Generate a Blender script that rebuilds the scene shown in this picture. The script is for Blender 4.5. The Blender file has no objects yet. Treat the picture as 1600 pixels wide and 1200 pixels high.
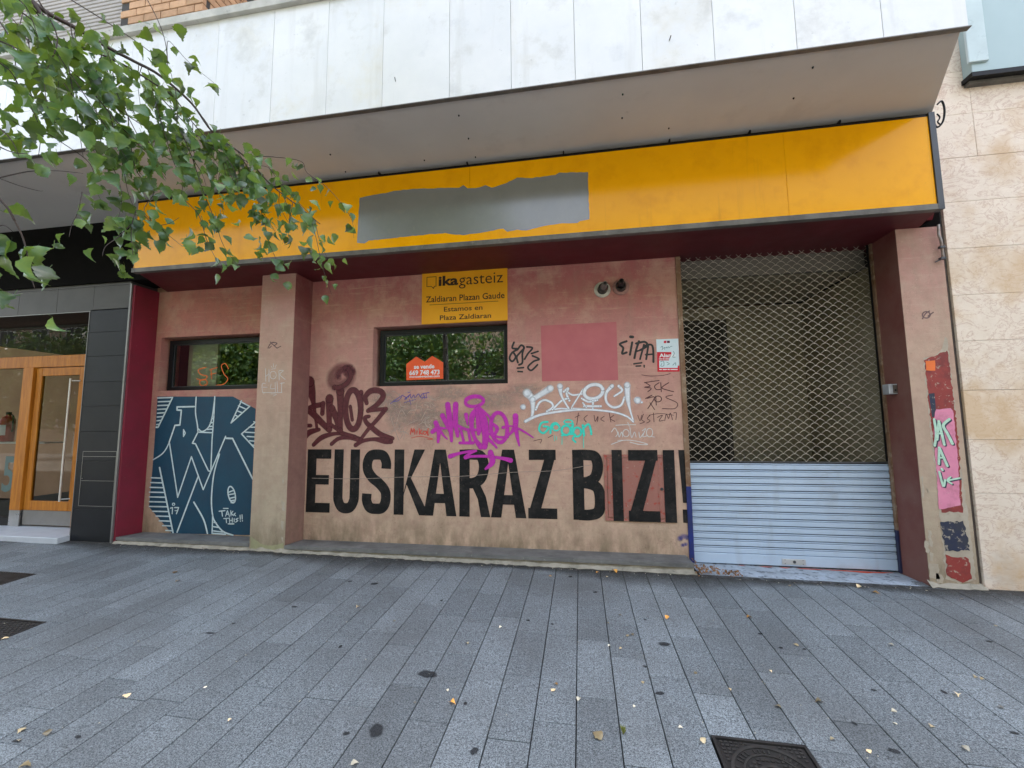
import bpy, math, random
from mathutils import Vector, Matrix, Euler
R = math.radians
random.seed(7)
sc = bpy.context.scene
col = sc.collection

# ------------------------------------------------------------------ camera, sky, sun, exposure
CZ = 1.64
FPX, YAW, PITCH, ROLL = 650.7, R(-9.2365), R(5.4343), R(-0.474)
fw = Vector((math.sin(YAW)*math.cos(PITCH), math.cos(YAW)*math.cos(PITCH), math.sin(PITCH)))
r0 = Vector((math.cos(YAW), -math.sin(YAW), 0)); u0 = r0.cross(fw)
rt = math.cos(ROLL)*r0 + math.sin(ROLL)*u0
up = -math.sin(ROLL)*r0 + math.cos(ROLL)*u0
cam = bpy.data.objects.new('camera', bpy.data.cameras.new('camera'))
col.objects.link(cam); sc.camera = cam
m = Matrix((rt, up, -fw)).transposed().to_4x4(); m.translation = Vector((0, 0, CZ)); cam.matrix_world = m
cam.data.sensor_width = 36; cam.data.lens = FPX/1600*36
cam.data.clip_start = 0.05; cam.data.clip_end = 300

SUN_EL, SUN_AZ = R(58), R(8)         # the sun stands behind the shop's building
w = bpy.data.worlds.new('World'); sc.world = w; w.use_nodes = True
nt = w.node_tree; nt.nodes.clear()
sky = nt.nodes.new('ShaderNodeTexSky'); sky.sky_type = 'NISHITA'; sky.sun_disc = False
sky.sun_elevation = SUN_EL; sky.sun_rotation = SUN_AZ; sky.air_density = 1.0; sky.dust_density = 2.5; sky.ozone_density = 1.0
bg = nt.nodes.new('ShaderNodeBackground'); bg.inputs['Strength'].default_value = 0.15
wo = nt.nodes.new('ShaderNodeOutputWorld')
hz = nt.nodes.new('ShaderNodeHueSaturation'); hz.inputs['Saturation'].default_value = .5; hz.inputs['Value'].default_value = 1.15   # thin high cloud whitens the blue
nt.links.new(sky.outputs[0], hz.inputs['Color']); nt.links.new(hz.outputs[0], bg.inputs[0]); nt.links.new(bg.outputs[0], wo.inputs[0])
sd = bpy.data.lights.new('sun', 'SUN'); sd.energy = 3.2; sd.angle = R(0.5); sd.color = (1, .95, .87)
sun = bpy.data.objects.new('sun', sd); col.objects.link(sun)
sdir = Vector((math.sin(SUN_AZ)*math.cos(SUN_EL), math.cos(SUN_AZ)*math.cos(SUN_EL), math.sin(SUN_EL)))
sun.rotation_euler = (-sdir).to_track_quat('-Z', 'Y').to_euler(); sun.location = (0, 12, 30)
sc.view_settings.view_transform = 'Standard'; sc.view_settings.look = 'None'
sc.view_settings.exposure = 2.5; sc.view_settings.gamma = 1.0; sc.view_settings.use_curve_mapping = False
sc.render.engine = 'CYCLES'
try:
    sc.cycles.use_denoising = True; sc.cycles.denoiser = 'OPENIMAGEDENOISE'
    sc.cycles.transparent_max_bounces = 24; sc.cycles.max_bounces = 7
    sc.cycles.caustics_reflective = False; sc.cycles.caustics_refractive = False
except Exception: pass

# ------------------------------------------------------------------ survey helpers
YC, YS, YP, YW, YG = 3.176, 4.04, 4.5, 4.83, 4.87   # distance of canopy face, fascia, pillars, wall, shutter
def ray(px, py):
    d = (px-800)/FPX*rt - (py-600)/FPX*up + fw
    return d/d.y
def P(px, py, Y):
    d = ray(px, py); return Vector((d.x*Y, Y, CZ+d.z*Y))
def zg(x, y): return .001+.0349*y-.006*x
def G(px, py, h=0):
    d = ray(px, py); Y = (CZ-.001-h)/(.0349-.006*d.x-d.z)
    return Vector((d.x*Y, Y, zg(d.x*Y, Y)+h))
def inview(p, mrg=30):
    v = p-Vector((0, 0, CZ)); z = v.dot(fw)
    if z < .05: return False
    x = 800+FPX*v.dot(rt)/z; y = 600-FPX*v.dot(up)/z
    return -mrg < x < 1600+mrg and -mrg < y < 1200+mrg

# ------------------------------------------------------------------ mesh helpers
class MB:
    def __init__(s): s.v = []; s.f = []; s.a = []
    def add(s, vs, fs, a=None):
        n = len(s.v); s.v += [tuple(v) for v in vs]; s.f += [tuple(i+n for i in f) for f in fs]
        s.a += (a if a else [1.0]*len(vs)); return s
    def box(s, x0, x1, y0, y1, z0, z1):
        return s.add([(x0,y0,z0),(x1,y0,z0),(x1,y1,z0),(x0,y1,z0),(x0,y0,z1),(x1,y0,z1),(x1,y1,z1),(x0,y1,z1)],
                     [(0,3,2,1),(4,5,6,7),(0,1,5,4),(1,2,6,5),(2,3,7,6),(3,0,4,7)])
    def bbox(s, x0, x1, y0, y1, z0, z1, b=.003):
        """box whose front (-y) face is chamfered"""
        return s.add([(x0+b,y0,z0+b),(x1-b,y0,z0+b),(x1-b,y0,z1-b),(x0+b,y0,z1-b),
                      (x0,y0+b,z0),(x1,y0+b,z0),(x1,y0+b,z1),(x0,y0+b,z1),(x0,y1,z0),(x1,y1,z0),(x1,y1,z1),(x0,y1,z1)],
                     [(0,1,2,3),(4,5,1,0),(5,6,2,1),(6,7,3,2),(7,4,0,3),(8,9,5,4),(9,10,6,5),(10,11,7,6),(11,8,4,7),(11,10,9,8)])
    def quad(s, a, b, c, d): return s.add([a,b,c,d], [(0,1,2,3)])
    def poly(s, pts): return s.add(pts, [tuple(range(len(pts)))])
    def prism(s, pts, dv):
        n = len(pts); q = [Vector(p)+Vector(dv) for p in pts]
        return s.add(list(pts)+q, [tuple(range(n)), tuple(range(2*n-1, n-1, -1))]+[((i+1)%n, i, n+i, n+(i+1)%n) for i in range(n)])
    def tube(s, pts, rad, k=6, cap=True):
        pts = [Vector(p) for p in pts]; n = len(pts); rad = rad if isinstance(rad, (list, tuple)) else [rad]*n
        vs = []; fs = []; ref = None
        for i, p in enumerate(pts):
            t = (pts[min(i+1, n-1)]-pts[max(i-1, 0)]).normalized()
            if ref is None: ref = t.orthogonal().normalized()
            a = (ref-t*ref.dot(t)).normalized(); ref = a; b = t.cross(a)
            for j in range(k):
                q = 2*math.pi*j/k; vs.append(p+(a*math.cos(q)+b*math.sin(q))*rad[i])
        for i in range(n-1):
            for j in range(k): fs.append((i*k+j, i*k+(j+1)%k, (i+1)*k+(j+1)%k, (i+1)*k+j))
        if cap: fs += [tuple(range(k-1, -1, -1)), tuple((n-1)*k+j for j in range(k))]
        return s.add(vs, fs)
    def lathe(s, c, ax, prof, k=24):
        """prof: list of (distance along ax, radius)"""
        ax = Vector(ax).normalized(); a = ax.orthogonal().normalized(); b = ax.cross(a); c = Vector(c)
        vs = []; fs = []
        for d, r in prof:
            for j in range(k):
                q = 2*math.pi*j/k; vs.append(c+ax*d+(a*math.cos(q)+b*math.sin(q))*r)
        for i in range(len(prof)-1):
            for j in range(k): fs.append((i*k+j, i*k+(j+1)%k, (i+1)*k+(j+1)%k, (i+1)*k+j))
        return s.add(vs, fs)
def wloc(o):
    v = Vector((0,0,0))
    while o: v = v+o.location; o = o.parent
    return v
def obj(name, mb, mat, parent=None, smooth=False, label=None, stuff=False, origin=None):
    vs = [Vector(v) for v in mb.v]
    if origin is None:
        lo = [min(v[i] for v in vs) for i in range(3)]; hi = [max(v[i] for v in vs) for i in range(3)]
        origin = Vector(((lo[0]+hi[0])/2, (lo[1]+hi[1])/2, lo[2]))
    me = bpy.data.meshes.new(name); me.from_pydata([v-origin for v in vs], [], mb.f)
    if any(a < 1 for a in mb.a):
        at = me.attributes.new('a', 'FLOAT', 'POINT'); at.data.foreach_set('value', mb.a)
    me.materials.append(mat)
    if smooth: me.polygons.foreach_set('use_smooth', [True]*len(me.polygons))
    me.update()
    o = bpy.data.objects.new(name, me); col.objects.link(o)
    o.location = origin-(wloc(parent) if parent else Vector((0,0,0)))
    if parent: o.parent = parent
    if label: o['label'] = label
    if stuff: o['kind'] = 'stuff'
    return o
def inst(name, me, loc, parent=None, rot=None, scale=None):
    o = bpy.data.objects.new(name, me); col.objects.link(o)
    o.location = Vector(loc)-(wloc(parent) if parent else Vector((0,0,0)))
    if rot is not None: o.rotation_euler = rot
    if scale is not None: o.scale = (scale,)*3 if isinstance(scale, (int, float)) else scale
    if parent: o.parent = parent
    return o
def tag(o, label, cat, group=None):
    o['label'] = label; o['category'] = cat
    if group: o['group'] = group
    return o
def thing(name, label, cat, loc, group=None):
    o = bpy.data.objects.new(name, None); col.objects.link(o); o.location = loc; o.empty_display_size = .1
    return tag(o, label, cat, group)
def struct(o): o['kind'] = 'structure'; return o

# ------------------------------------------------------------------ materials
def ramp(nt, fac, c1, c2, lo, hi):
    r = nt.nodes.new('ShaderNodeValToRGB'); e = r.color_ramp.elements
    e[0].position = lo; e[1].position = hi; e[0].color = (*c1, 1); e[1].color = (*c2, 1)
    nt.links.new(fac, r.inputs[0]); return r.outputs[0]
def mixc(nt, fac, a, b, mode='MIX'):
    n = nt.nodes.new('ShaderNodeMix'); n.data_type = 'RGBA'; n.blend_type = mode
    for s, v in ((0, fac), (6, a), (7, b)):
        if hasattr(v, 'links'): nt.links.new(v, n.inputs[s])
        else: n.inputs[s].default_value = v if s == 0 else (*v, 1)
    return n.outputs[2]
def noise(nt, vec, scale, detail=5, rough=.6, dist=0):
    n = nt.nodes.new('ShaderNodeTexNoise'); n.inputs['Scale'].default_value = scale
    n.inputs['Detail'].default_value = detail; n.inputs['Roughness'].default_value = rough; n.inputs['Distortion'].default_value = dist
    nt.links.new(vec, n.inputs['Vector']); return n.outputs[0]
def mathn(nt, op, a, b=None, clamp=False):
    n = nt.nodes.new('ShaderNodeMath'); n.operation = op; n.use_clamp = clamp
    for i, v in enumerate((a, b)):
        if v is None: continue
        if hasattr(v, 'links'): nt.links.new(v, n.inputs[i])
        else: n.inputs[i].default_value = v
    return n.outputs[0]
def start(name):
    mt = bpy.data.materials.new(name); mt.use_nodes = True; nt = mt.node_tree
    b = nt.nodes['Principled BSDF']; g = nt.nodes.new('ShaderNodeNewGeometry'); return mt, nt, b, g.outputs['Position']
def stretch(nt, pos, s):
    n = nt.nodes.new('ShaderNodeVectorMath'); n.operation = 'MULTIPLY'; n.inputs[1].default_value = s
    nt.links.new(pos, n.inputs[0]); return n.outputs[0]
def M(name, c1, c2=None, scale=3, lo=.35, hi=.65, rough=.7, spec=.4, metal=0, bump=0, bscale=60, rand=0, extra=(), rvar=.1, streak=None, coat=0, det=6):
    """two-tone weathered surface; extra: (colour, scale, lo, hi, amount) layers; rand: brightness change object to object"""
    mt, nt, b, pos = start(name)
    c2 = c2 or tuple(v*.85 for v in c1)
    if rand:
        oi = nt.nodes.new('ShaderNodeObjectInfo')
        vm = nt.nodes.new('ShaderNodeVectorMath'); vm.operation = 'SCALE'; vm.inputs[0].default_value = (31, 17, 53)
        nt.links.new(oi.outputs['Random'], vm.inputs['Scale'])
        va = nt.nodes.new('ShaderNodeVectorMath'); nt.links.new(pos, va.inputs[0]); nt.links.new(vm.outputs[0], va.inputs[1]); pos = va.outputs[0]
    c = ramp(nt, noise(nt, pos, scale, det), c1, c2, lo, hi)
    for (ec, es, el, eh, am) in extra:
        f = mathn(nt, 'MULTIPLY', ramp(nt, noise(nt, pos, es, 6, .65), (0,0,0), (1,1,1), el, eh), am)
        c = mixc(nt, f, c, ec)
    if streak:
        ec, sx, sz, el, eh, am = streak
        f = mathn(nt, 'MULTIPLY', ramp(nt, noise(nt, stretch(nt, pos, (sx, sx, sz)), 1, 5), (0,0,0), (1,1,1), el, eh), am)
        c = mixc(nt, f, c, ec)
    if rand:
        mr = nt.nodes.new('ShaderNodeMapRange'); mr.inputs[3].default_value = 1-rand; mr.inputs[4].default_value = 1+rand
        nt.links.new(oi.outputs['Random'], mr.inputs[0])
        hs = nt.nodes.new('ShaderNodeHueSaturation'); nt.links.new(mr.outputs[0], hs.inputs['Value']); nt.links.new(c, hs.inputs['Color']); c = hs.outputs[0]
    nt.links.new(c, b.inputs['Base Color'])
    rr = nt.nodes.new('ShaderNodeMapRange'); rr.inputs[3].default_value = max(.02, rough-rvar); rr.inputs[4].default_value = min(1, rough+rvar)
    nt.links.new(noise(nt, pos, scale*3, 4), rr.inputs[0]); nt.links.new(rr.outputs[0], b.inputs['Roughness'])
    b.inputs['Metallic'].default_value = metal; b.inputs['Specular IOR Level'].default_value = spec
    b.inputs['Coat Weight'].default_value = coat; b.inputs['Coat Roughness'].default_value = .12
    if bump:
        bn = nt.nodes.new('ShaderNodeBump'); bn.inputs['Strength'].default_value = bump; bn.inputs['Distance'].default_value = .004
        nt.links.new(noise(nt, pos, bscale, 6), bn.inputs['Height']); nt.links.new(bn.outputs[0], b.inputs['Normal'])
    return mt
def spray(name, c, dens=1.0, grain=.0, gscale=60, rough=.6, c2=None):
    """paint whose edge thins out with the vertex value 'a'; grain breaks it up"""
    mt, nt, b, pos = start(name)
    nt.links.new(ramp(nt, noise(nt, pos, 25, 4), c, c2 or tuple(v*.8 for v in c), .35, .7), b.inputs['Base Color'])
    at = nt.nodes.new('ShaderNodeAttribute'); at.attribute_name = 'a'
    a = mathn(nt, 'MULTIPLY', at.outputs['Fac'], dens)
    if grain:
        n = noise(nt, pos, gscale, 5, .7)
        g = mathn(nt, 'MULTIPLY', mathn(nt, 'SUBTRACT', n, .5), grain*4)
        a = mathn(nt, 'MULTIPLY', a, mathn(nt, 'ADD', g, 1.0, True), True)
    nt.links.new(a, b.inputs['Alpha']); b.inputs['Roughness'].default_value = rough
    return mt
def wallmat(name, top, mid, low, zt=3.4, zm=2.2, zl=.6, bump=.5):
    """stucco: faded paint that gets paler and dirtier towards the pavement"""
    mt, nt, b, pos = start(name)
    sx = nt.nodes.new('ShaderNodeSeparateXYZ'); nt.links.new(pos, sx.inputs[0])
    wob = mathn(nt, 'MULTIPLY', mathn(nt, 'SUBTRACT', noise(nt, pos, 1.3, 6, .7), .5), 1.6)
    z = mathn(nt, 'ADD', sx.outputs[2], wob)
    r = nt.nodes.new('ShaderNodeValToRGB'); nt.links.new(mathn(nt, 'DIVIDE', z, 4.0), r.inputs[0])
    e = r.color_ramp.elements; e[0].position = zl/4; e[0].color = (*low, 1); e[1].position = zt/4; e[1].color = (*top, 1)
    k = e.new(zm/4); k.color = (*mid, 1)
    c = r.outputs[0]
    c = mixc(nt, mathn(nt, 'MULTIPLY', ramp(nt, noise(nt, pos, 9, 7, .7), (0,0,0), (1,1,1), .42, .72), .5), c, tuple(v*.66 for v in mid))
    c = mixc(nt, mathn(nt, 'MULTIPLY', ramp(nt, noise(nt, pos, 2.6, 8, .72), (0,0,0), (1,1,1), .46, .66), .45), c, tuple(min(1, v*1.2) for v in low))
    c = mixc(nt, mathn(nt, 'MULTIPLY', ramp(nt, noise(nt, stretch(nt, pos, (9, 9, .7)), 1, 6), (0,0,0), (1,1,1), .5, .75), .35), c, tuple(v*.7 for v in low))
    c = mixc(nt, mathn(nt, 'MULTIPLY', ramp(nt, noise(nt, pos, 55, 3, .6), (0,0,0), (1,1,1), .66, .72), .5), c, tuple(min(1, v*1.35) for v in mid))
    # chipped specks, hairline cracks and smears
    c = mixc(nt, mathn(nt, 'MULTIPLY', ramp(nt, noise(nt, pos, 26, 8, .78), (0,0,0), (1,1,1), .60, .64), .55), c, tuple(v*.55 for v in mid))
    ck = noise(nt, pos, 3.2, 9, .7, .6)
    ck = mathn(nt, 'SUBTRACT', 1.0, mathn(nt, 'MULTIPLY', mathn(nt, 'ABSOLUTE', mathn(nt, 'SUBTRACT', ck, .5)), 110.0), True)
    ck = mathn(nt, 'MULTIPLY', ck, ramp(nt, noise(nt, pos, 1.1, 3), (0,0,0), (1,1,1), .5, .62))
    c = mixc(nt, mathn(nt, 'MULTIPLY', ck, .45), c, tuple(v*.45 for v in mid))
    c = mixc(nt, mathn(nt, 'MULTIPLY', ramp(nt, noise(nt, stretch(nt, pos, (2.2, 2.2, 30)), 1, 6, .7), (0,0,0), (1,1,1), .56, .70), .3), c, tuple(min(1, v*1.25) for v in low))
    # grime that rises from the ledge
    gz = mathn(nt, 'SUBTRACT', 1.0, mathn(nt, 'DIVIDE', mathn(nt, 'SUBTRACT', sx.outputs[2], .15), .55), True)
    gr = mathn(nt, 'MULTIPLY', gz, ramp(nt, noise(nt, stretch(nt, pos, (7, 7, 2.5)), 1, 7, .7), (0,0,0), (1,1,1), .38, .62))
    c = mixc(nt, mathn(nt, 'MULTIPLY', gr, .8), c, (.15, .125, .07))
    nt.links.new(c, b.inputs['Base Color']); b.inputs['Roughness'].default_value = .85; b.inputs['Specular IOR Level'].default_value = .25
    bn = nt.nodes.new('ShaderNodeBump'); bn.inputs['Strength'].default_value = bump; bn.inputs['Distance'].default_value = .004
    nt.links.new(mathn(nt, 'ADD', noise(nt, pos, 14, 6), noise(nt, pos, 120, 3)), bn.inputs['Height']); nt.links.new(bn.outputs[0], b.inputs['Normal'])
    return mt
def glassmat(name, tint=(.9, .95, .93), refl=.085, ior=1.5):
    mt = bpy.data.materials.new(name); mt.use_nodes = True; nt = mt.node_tree; nt.nodes.clear()
    o = nt.nodes.new('ShaderNodeOutputMaterial'); mx = nt.nodes.new('ShaderNodeMixShader')
    t = nt.nodes.new('ShaderNodeBsdfTransparent'); t.inputs[0].default_value = (*tint, 1)
    g = nt.nodes.new('ShaderNodeBsdfGlossy'); g.inputs['Roughness'].default_value = .01; g.inputs[0].default_value = (1, 1, 1, 1)
    fr = nt.nodes.new('ShaderNodeFresnel'); fr.inputs[0].default_value = ior
    nt.links.new(mathn(nt, 'ADD', fr.outputs[0], refl, True), mx.inputs[0])
    nt.links.new(t.outputs[0], mx.inputs[1]); nt.links.new(g.outputs[0], mx.inputs[2]); nt.links.new(mx.outputs[0], o.inputs[0])
    return mt

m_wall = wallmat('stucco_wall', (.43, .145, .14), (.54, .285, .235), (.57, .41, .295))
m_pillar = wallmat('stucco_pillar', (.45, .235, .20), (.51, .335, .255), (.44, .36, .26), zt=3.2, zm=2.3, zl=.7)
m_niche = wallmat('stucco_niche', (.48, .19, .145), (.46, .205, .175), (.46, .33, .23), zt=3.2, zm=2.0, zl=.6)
m_crimson = M('crimson_paint', (.24, .018, .04), (.19, .02, .035), 4, rough=.55, bump=.3, bscale=40, extra=[((.35,.2,.17), 30, .68, .74, .5)])
m_jamb = M('dark_red_jamb', (.17, .045, .038), (.24, .135, .105), 1.0, .4, .7, rough=.7, bump=.3, extra=[((.3,.25,.2), 20, .62, .75, .35)])
m_soffit = M('maroon_soffit', (.12, .012, .018), (.09, .012, .016), 2, rough=.55, bump=.2, bscale=20)
m_grey_soffit = M('grey_render_soffit', (.60, .58, .545), (.54, .52, .49), .8, rough=.85, bump=.15, bscale=50, extra=[((.12,.11,.1), 7, .72, .78, .35), ((.3,.28,.26), 2.2, .55, .8, .35)])
m_marble = M('white_marble', (.83, .83, .825), (.75, .76, .765), 1.6, rough=.22, rvar=.08, spec=.5, rand=.025, bump=.02, bscale=8,
             extra=[((.56,.55,.51), 3.5, .56, .76, .6), ((.36,.36,.36), 11, .66, .74, .45), ((.70,.63,.44), 1.1, .56, .76, .55), ((.50,.52,.56), 2.2, .56, .7, .45)], streak=((.5,.48,.43), 6, .6, .55, .8, .4))
m_coping = M('coping_stone', (.62, .60, .55), (.44, .43, .39), 4, rough=.8, bump=.3, extra=[((.1,.1,.09), 12, .6, .72, .5)])
m_brick = M('tan_brick', (.56, .34, .20), (.46, .27, .15), 12, rough=.9, bump=.6, bscale=90, rand=.14, extra=[((.16,.1,.07), 90, .62, .7, .6)])
m_mortar = M('dark_mortar', (.07, .065, .06), rough=.95, bump=.4)
m_blind = M('beige_blind', (.42, .38, .34), (.36, .33, .30), 6, rough=.6)
m_black = M('black_metal', (.004, .004, .0045), spec=.25, rough=.5, scale=8)
m_blackpaint = M('black_wall_paint', (.0055, .006, .0065), (.014, .014, .014), 14, rough=.65, spec=.25, bump=.45, bscale=60, extra=[((.22,.15,.11), 34, .62, .70, .5), ((.05,.045,.04), 6, .5, .7, .6)])
m_alu = M('dark_aluminium', (.075, .08, .09), (.06, .065, .07), 5, rough=.4, metal=.4)
m_edge = M('weathered_sign_edge', (.17, .16, .14), (.10, .095, .085), 7, rough=.55, metal=.3, extra=[((.3,.28,.22), 25, .6, .7, .4)])
m_trim = M('dull_trim', (.26, .26, .25), rough=.45, metal=.6)
m_steel = M('steel', (.5, .5, .5), (.4, .4, .4), 6, rough=.3, metal=1)
m_galv = M('galvanised_wire', (.62, .58, .50), (.45, .41, .35), 20, rough=.45, metal=.55)
m_slat = M('shutter_paint', (.50, .61, .735), (.45, .56, .69), 2, rough=.42, spec=.4, extra=[((.3,.3,.28), 18, .64, .76, .45), ((.36,.38,.40), 2.5, .55, .72, .4)], streak=((.30,.31,.32), 7, .8, .55, .8, .4))
m_yellow = M('orange_yellow_vinyl', (.93, .425, .0), (.87, .39, .0), 1.2, rough=.17, rvar=.05, spec=.16, bump=.02, bscale=5, coat=.05, extra=[((.45,.22,.02), 24, .68, .76, .45), ((.72,.29,.0), 3.5, .5, .7, .5)], streak=((.5,.22,.01), 14, .9, .62, .8, .35))
m_peel = M('bare_sign_metal', (.20, .205, .195), (.175, .18, .172), 3, rough=.18, rvar=.04, spec=.8, coat=.35, extra=[((.28,.27,.22), 6, .60, .74, .3), ((.09,.09,.085), 45, .68, .74, .35)])
m_plate = M('yellow_plate', (.86, .40, .012), (.82, .37, .012), 3, rough=.4)
m_print = M('dark_brown_print', (.035, .018, .012), rough=.6)
m_tile = M('grey_tile', (.07, .067, .060), (.058, .056, .051), 3, spec=.25, rough=.38, rand=.08, bump=.1, bscale=30)
m_tileblack = M('black_tile', (.011, .013, .017), (.008, .010, .013), 3, spec=.22, rough=.42, rand=.12, bump=.15, bscale=60)
m_grout = M('tile_grout', (.055, .055, .055), rough=.9)
m_wood = None
m_wfr = M('black_window_frame', (.005, .006, .008), spec=.3, rough=.4)
m_glass = glassmat('window_glass')
m_doorglass = glassmat('tinted_door_glass', (.62, .66, .62), .0, 1.22)
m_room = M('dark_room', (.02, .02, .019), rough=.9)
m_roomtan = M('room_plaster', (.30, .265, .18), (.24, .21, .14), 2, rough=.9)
m_cream = M('cream_wall', (.55, .52, .40), rough=.8)
m_ledge = M('grey_ledge_stone', (.21, .21, .20), (.14, .14, .135), 6, rough=.7, bump=.5, bscale=60, streak=((.07,.07,.07), 3, 20, .5, .7, .6), extra=[((.34,.33,.3), 25, .62, .7, .6)])
m_riser = M('cracked_pale_mortar', (.40, .36, .29), (.26, .24, .19), 9, rough=.95, bump=1, bscale=30, extra=[((.1,.09,.07), 16, .6, .68, .7)])
m_stepwhite = M('white_step_stone', (.55, .58, .62), (.48, .51, .55), 5, rough=.5)
m_apron = M('paint_spattered_concrete', (.44, .50, .56), (.30, .33, .36), 8, rough=.8, bump=.5, extra=[((.08,.09,.10), 14, .54, .62, .8), ((.08,.13,.3), 5, .66, .72, .6), ((.62,.66,.70), 30, .6, .66, .7)])
m_white = M('white_ink', (.85, .85, .85), rough=.5)
m_red = M('red_ink', (.62, .012, .03), rough=.5)

def granite(name, k=1.0):
    mt, nt, b, pos = start(name)
    oi = nt.nodes.new('ShaderNodeObjectInfo')
    n1 = noise(nt, pos, 185, 2, .6); n2 = noise(nt, pos, 90, 3, .7); n3 = noise(nt, pos, 1.2, 5, .6); n4 = noise(nt, pos, 12, 6, .7)
    c = ramp(nt, n1, (.036*k, .041*k, .044*k), (.36*k, .395*k, .41*k), .40, .62)
    c = mixc(nt, .4, c, ramp(nt, n2, (.04*k, .048*k, .055*k), (.30*k, .335*k, .35*k), .40, .62))
    c = mixc(nt, mathn(nt, 'MULTIPLY', ramp(nt, n3, (0,0,0), (1,1,1), .42, .7), .55), c, (.095, .095, .092))
    c = mixc(nt, mathn(nt, 'MULTIPLY', ramp(nt, n4, (0,0,0), (1,1,1), .62, .75), .4), c, (.06, .062, .064))
    mr = nt.nodes.new('ShaderNodeMapRange'); mr.inputs[3].default_value = .84; mr.inputs[4].default_value = 1.15
    nt.links.new(oi.outputs['Random'], mr.inputs[0])
    hs = nt.nodes.new('ShaderNodeHueSaturation'); nt.links.new(mr.outputs[0], hs.inputs['Value']); nt.links.new(c, hs.inputs['Color'])
    c = hs.outputs[0]
    nt.links.new(c, b.inputs['Base Color']); b.inputs['Roughness'].default_value = .62; b.inputs['Specular IOR Level'].default_value = .35
    bn = nt.nodes.new('ShaderNodeBump'); bn.inputs['Strength'].default_value = .35; bn.inputs['Distance'].default_value = .002
    nt.links.new(n2, bn.inputs['Height']); nt.links.new(bn.outputs[0], b.inputs['Normal'])
    return mt
m_granite = granite('speckled_granite', 1.12)
def woodmat():
    mt, nt, b, pos = start('varnished_wood')
    v = stretch(nt, pos, (22, 22, 2.2)); v2 = stretch(nt, pos, (60, 60, 5))
    c = ramp(nt, noise(nt, v, 1, 6, .6, .6), (.56, .21, .022), (.38, .12, .010), .35, .68)
    c = mixc(nt, mathn(nt, 'MULTIPLY', ramp(nt, noise(nt, v2, 1, 4), (0,0,0), (1,1,1), .5, .7), .35), c, (.24, .08, .012))
    nt.links.new(c, b.inputs['Base Color']); b.inputs['Roughness'].default_value = .45; b.inputs['Specular IOR Level'].default_value = .25
    return mt
m_wood = woodmat()
def stonemat():
    """cream limestone with thin reddish veins and damp stains"""
    mt, nt, b, pos = start('veined_limestone')
    oi = nt.nodes.new('ShaderNodeObjectInfo')
    vm = nt.nodes.new('ShaderNodeVectorMath'); vm.operation = 'SCALE'; vm.inputs[0].default_value = (31, 17, 53); nt.links.new(oi.outputs['Random'], vm.inputs['Scale'])
    va = nt.nodes.new('ShaderNodeVectorMath'); nt.links.new(pos, va.inputs[0]); nt.links.new(vm.outputs[0], va.inputs[1]); p2 = va.outputs[0]
    c = ramp(nt, noise(nt, p2, 5, 6), (.80, .69, .57), (.73, .62, .50), .35, .7)
    vn = noise(nt, stretch(nt, p2, (5, 5, 8)), 1, 7, .62, 1.4)
    vein = mathn(nt, 'SUBTRACT', 1.0, mathn(nt, 'MULTIPLY', mathn(nt, 'ABSOLUTE', mathn(nt, 'SUBTRACT', vn, .5)), 38.0), True)
    c = mixc(nt, mathn(nt, 'MULTIPLY', vein, .55), c, (.42, .23, .15))
    vn = noise(nt, stretch(nt, p2, (14, 14, 20)), 1, 7, .62, 1)
    vein = mathn(nt, 'SUBTRACT', 1.0, mathn(nt, 'MULTIPLY', mathn(nt, 'ABSOLUTE', mathn(nt, 'SUBTRACT', vn, .46)), 34.0), True)
    c = mixc(nt, mathn(nt, 'MULTIPLY', vein, .22), c, (.48, .32, .21))
    c = mixc(nt, mathn(nt, 'MULTIPLY', ramp(nt, noise(nt, pos, .9, 7, .65), (0,0,0), (1,1,1), .50, .62), .7), c, (.56, .37, .19))
    c = mixc(nt, mathn(nt, 'MULTIPLY', ramp(nt, noise(nt, pos, 1.5, 7, .65), (0,0,0), (1,1,1), .6, .72), .5), c, (.62, .60, .56))
    mr = nt.nodes.new('ShaderNodeMapRange'); mr.inputs[3].default_value = .975; mr.inputs[4].default_value = 1.02; nt.links.new(oi.outputs['Random'], mr.inputs[0])
    hs = nt.nodes.new('ShaderNodeHueSaturation'); nt.links.new(mr.outputs[0], hs.inputs['Value']); nt.links.new(c, hs.inputs['Color'])
    nt.links.new(hs.outputs[0], b.inputs['Base Color']); b.inputs['Roughness'].default_value = .5
    return mt
m_stone = stonemat()
# ------------------------------------------------------------------ GROUND
SLOPE = Euler((.0349, .006, 0))
def gp(x, y, h=0): return (x, y, zg(x, y)+h)
road = struct(obj('road', MB().quad((-60, -60, -.25), (60, -60, -.25), (60, 60, -.25), (-60, 60, -.25)), M('street_paving', (.30, .29, .27), (.25, .245, .23), 3, rough=.9)))
m_bed = M('joint_sand', (.030, .029, .028), (.05, .047, .042), 12, rough=1)
pv = MB().quad(gp(-25, -3.4, -.03), gp(25, -3.4, -.03), gp(25, 6, -.03), gp(-25, 6, -.03))
pv.quad((-25, -3.4, -.25), (25, -3.4, -.25), gp(25, -3.4, -.03), gp(-25, -3.4, -.03))
pavement = struct(obj('pavement', pv, m_bed, origin=Vector((0, 0, 0))))
SW, GAP = .2197, .0058
COV = [(.607, 1.044, 1.93, 2.375), (-5.05, -4.165, 2.02, 2.795), (-6.4, -5.49, 3.10, 3.565)]   # openings left for the covers
slabs = {}
XGL, XGR, XR0, XR1 = 1.145, 3.098, 3.105, 3.49      # shutter opening and right pillar
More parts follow.
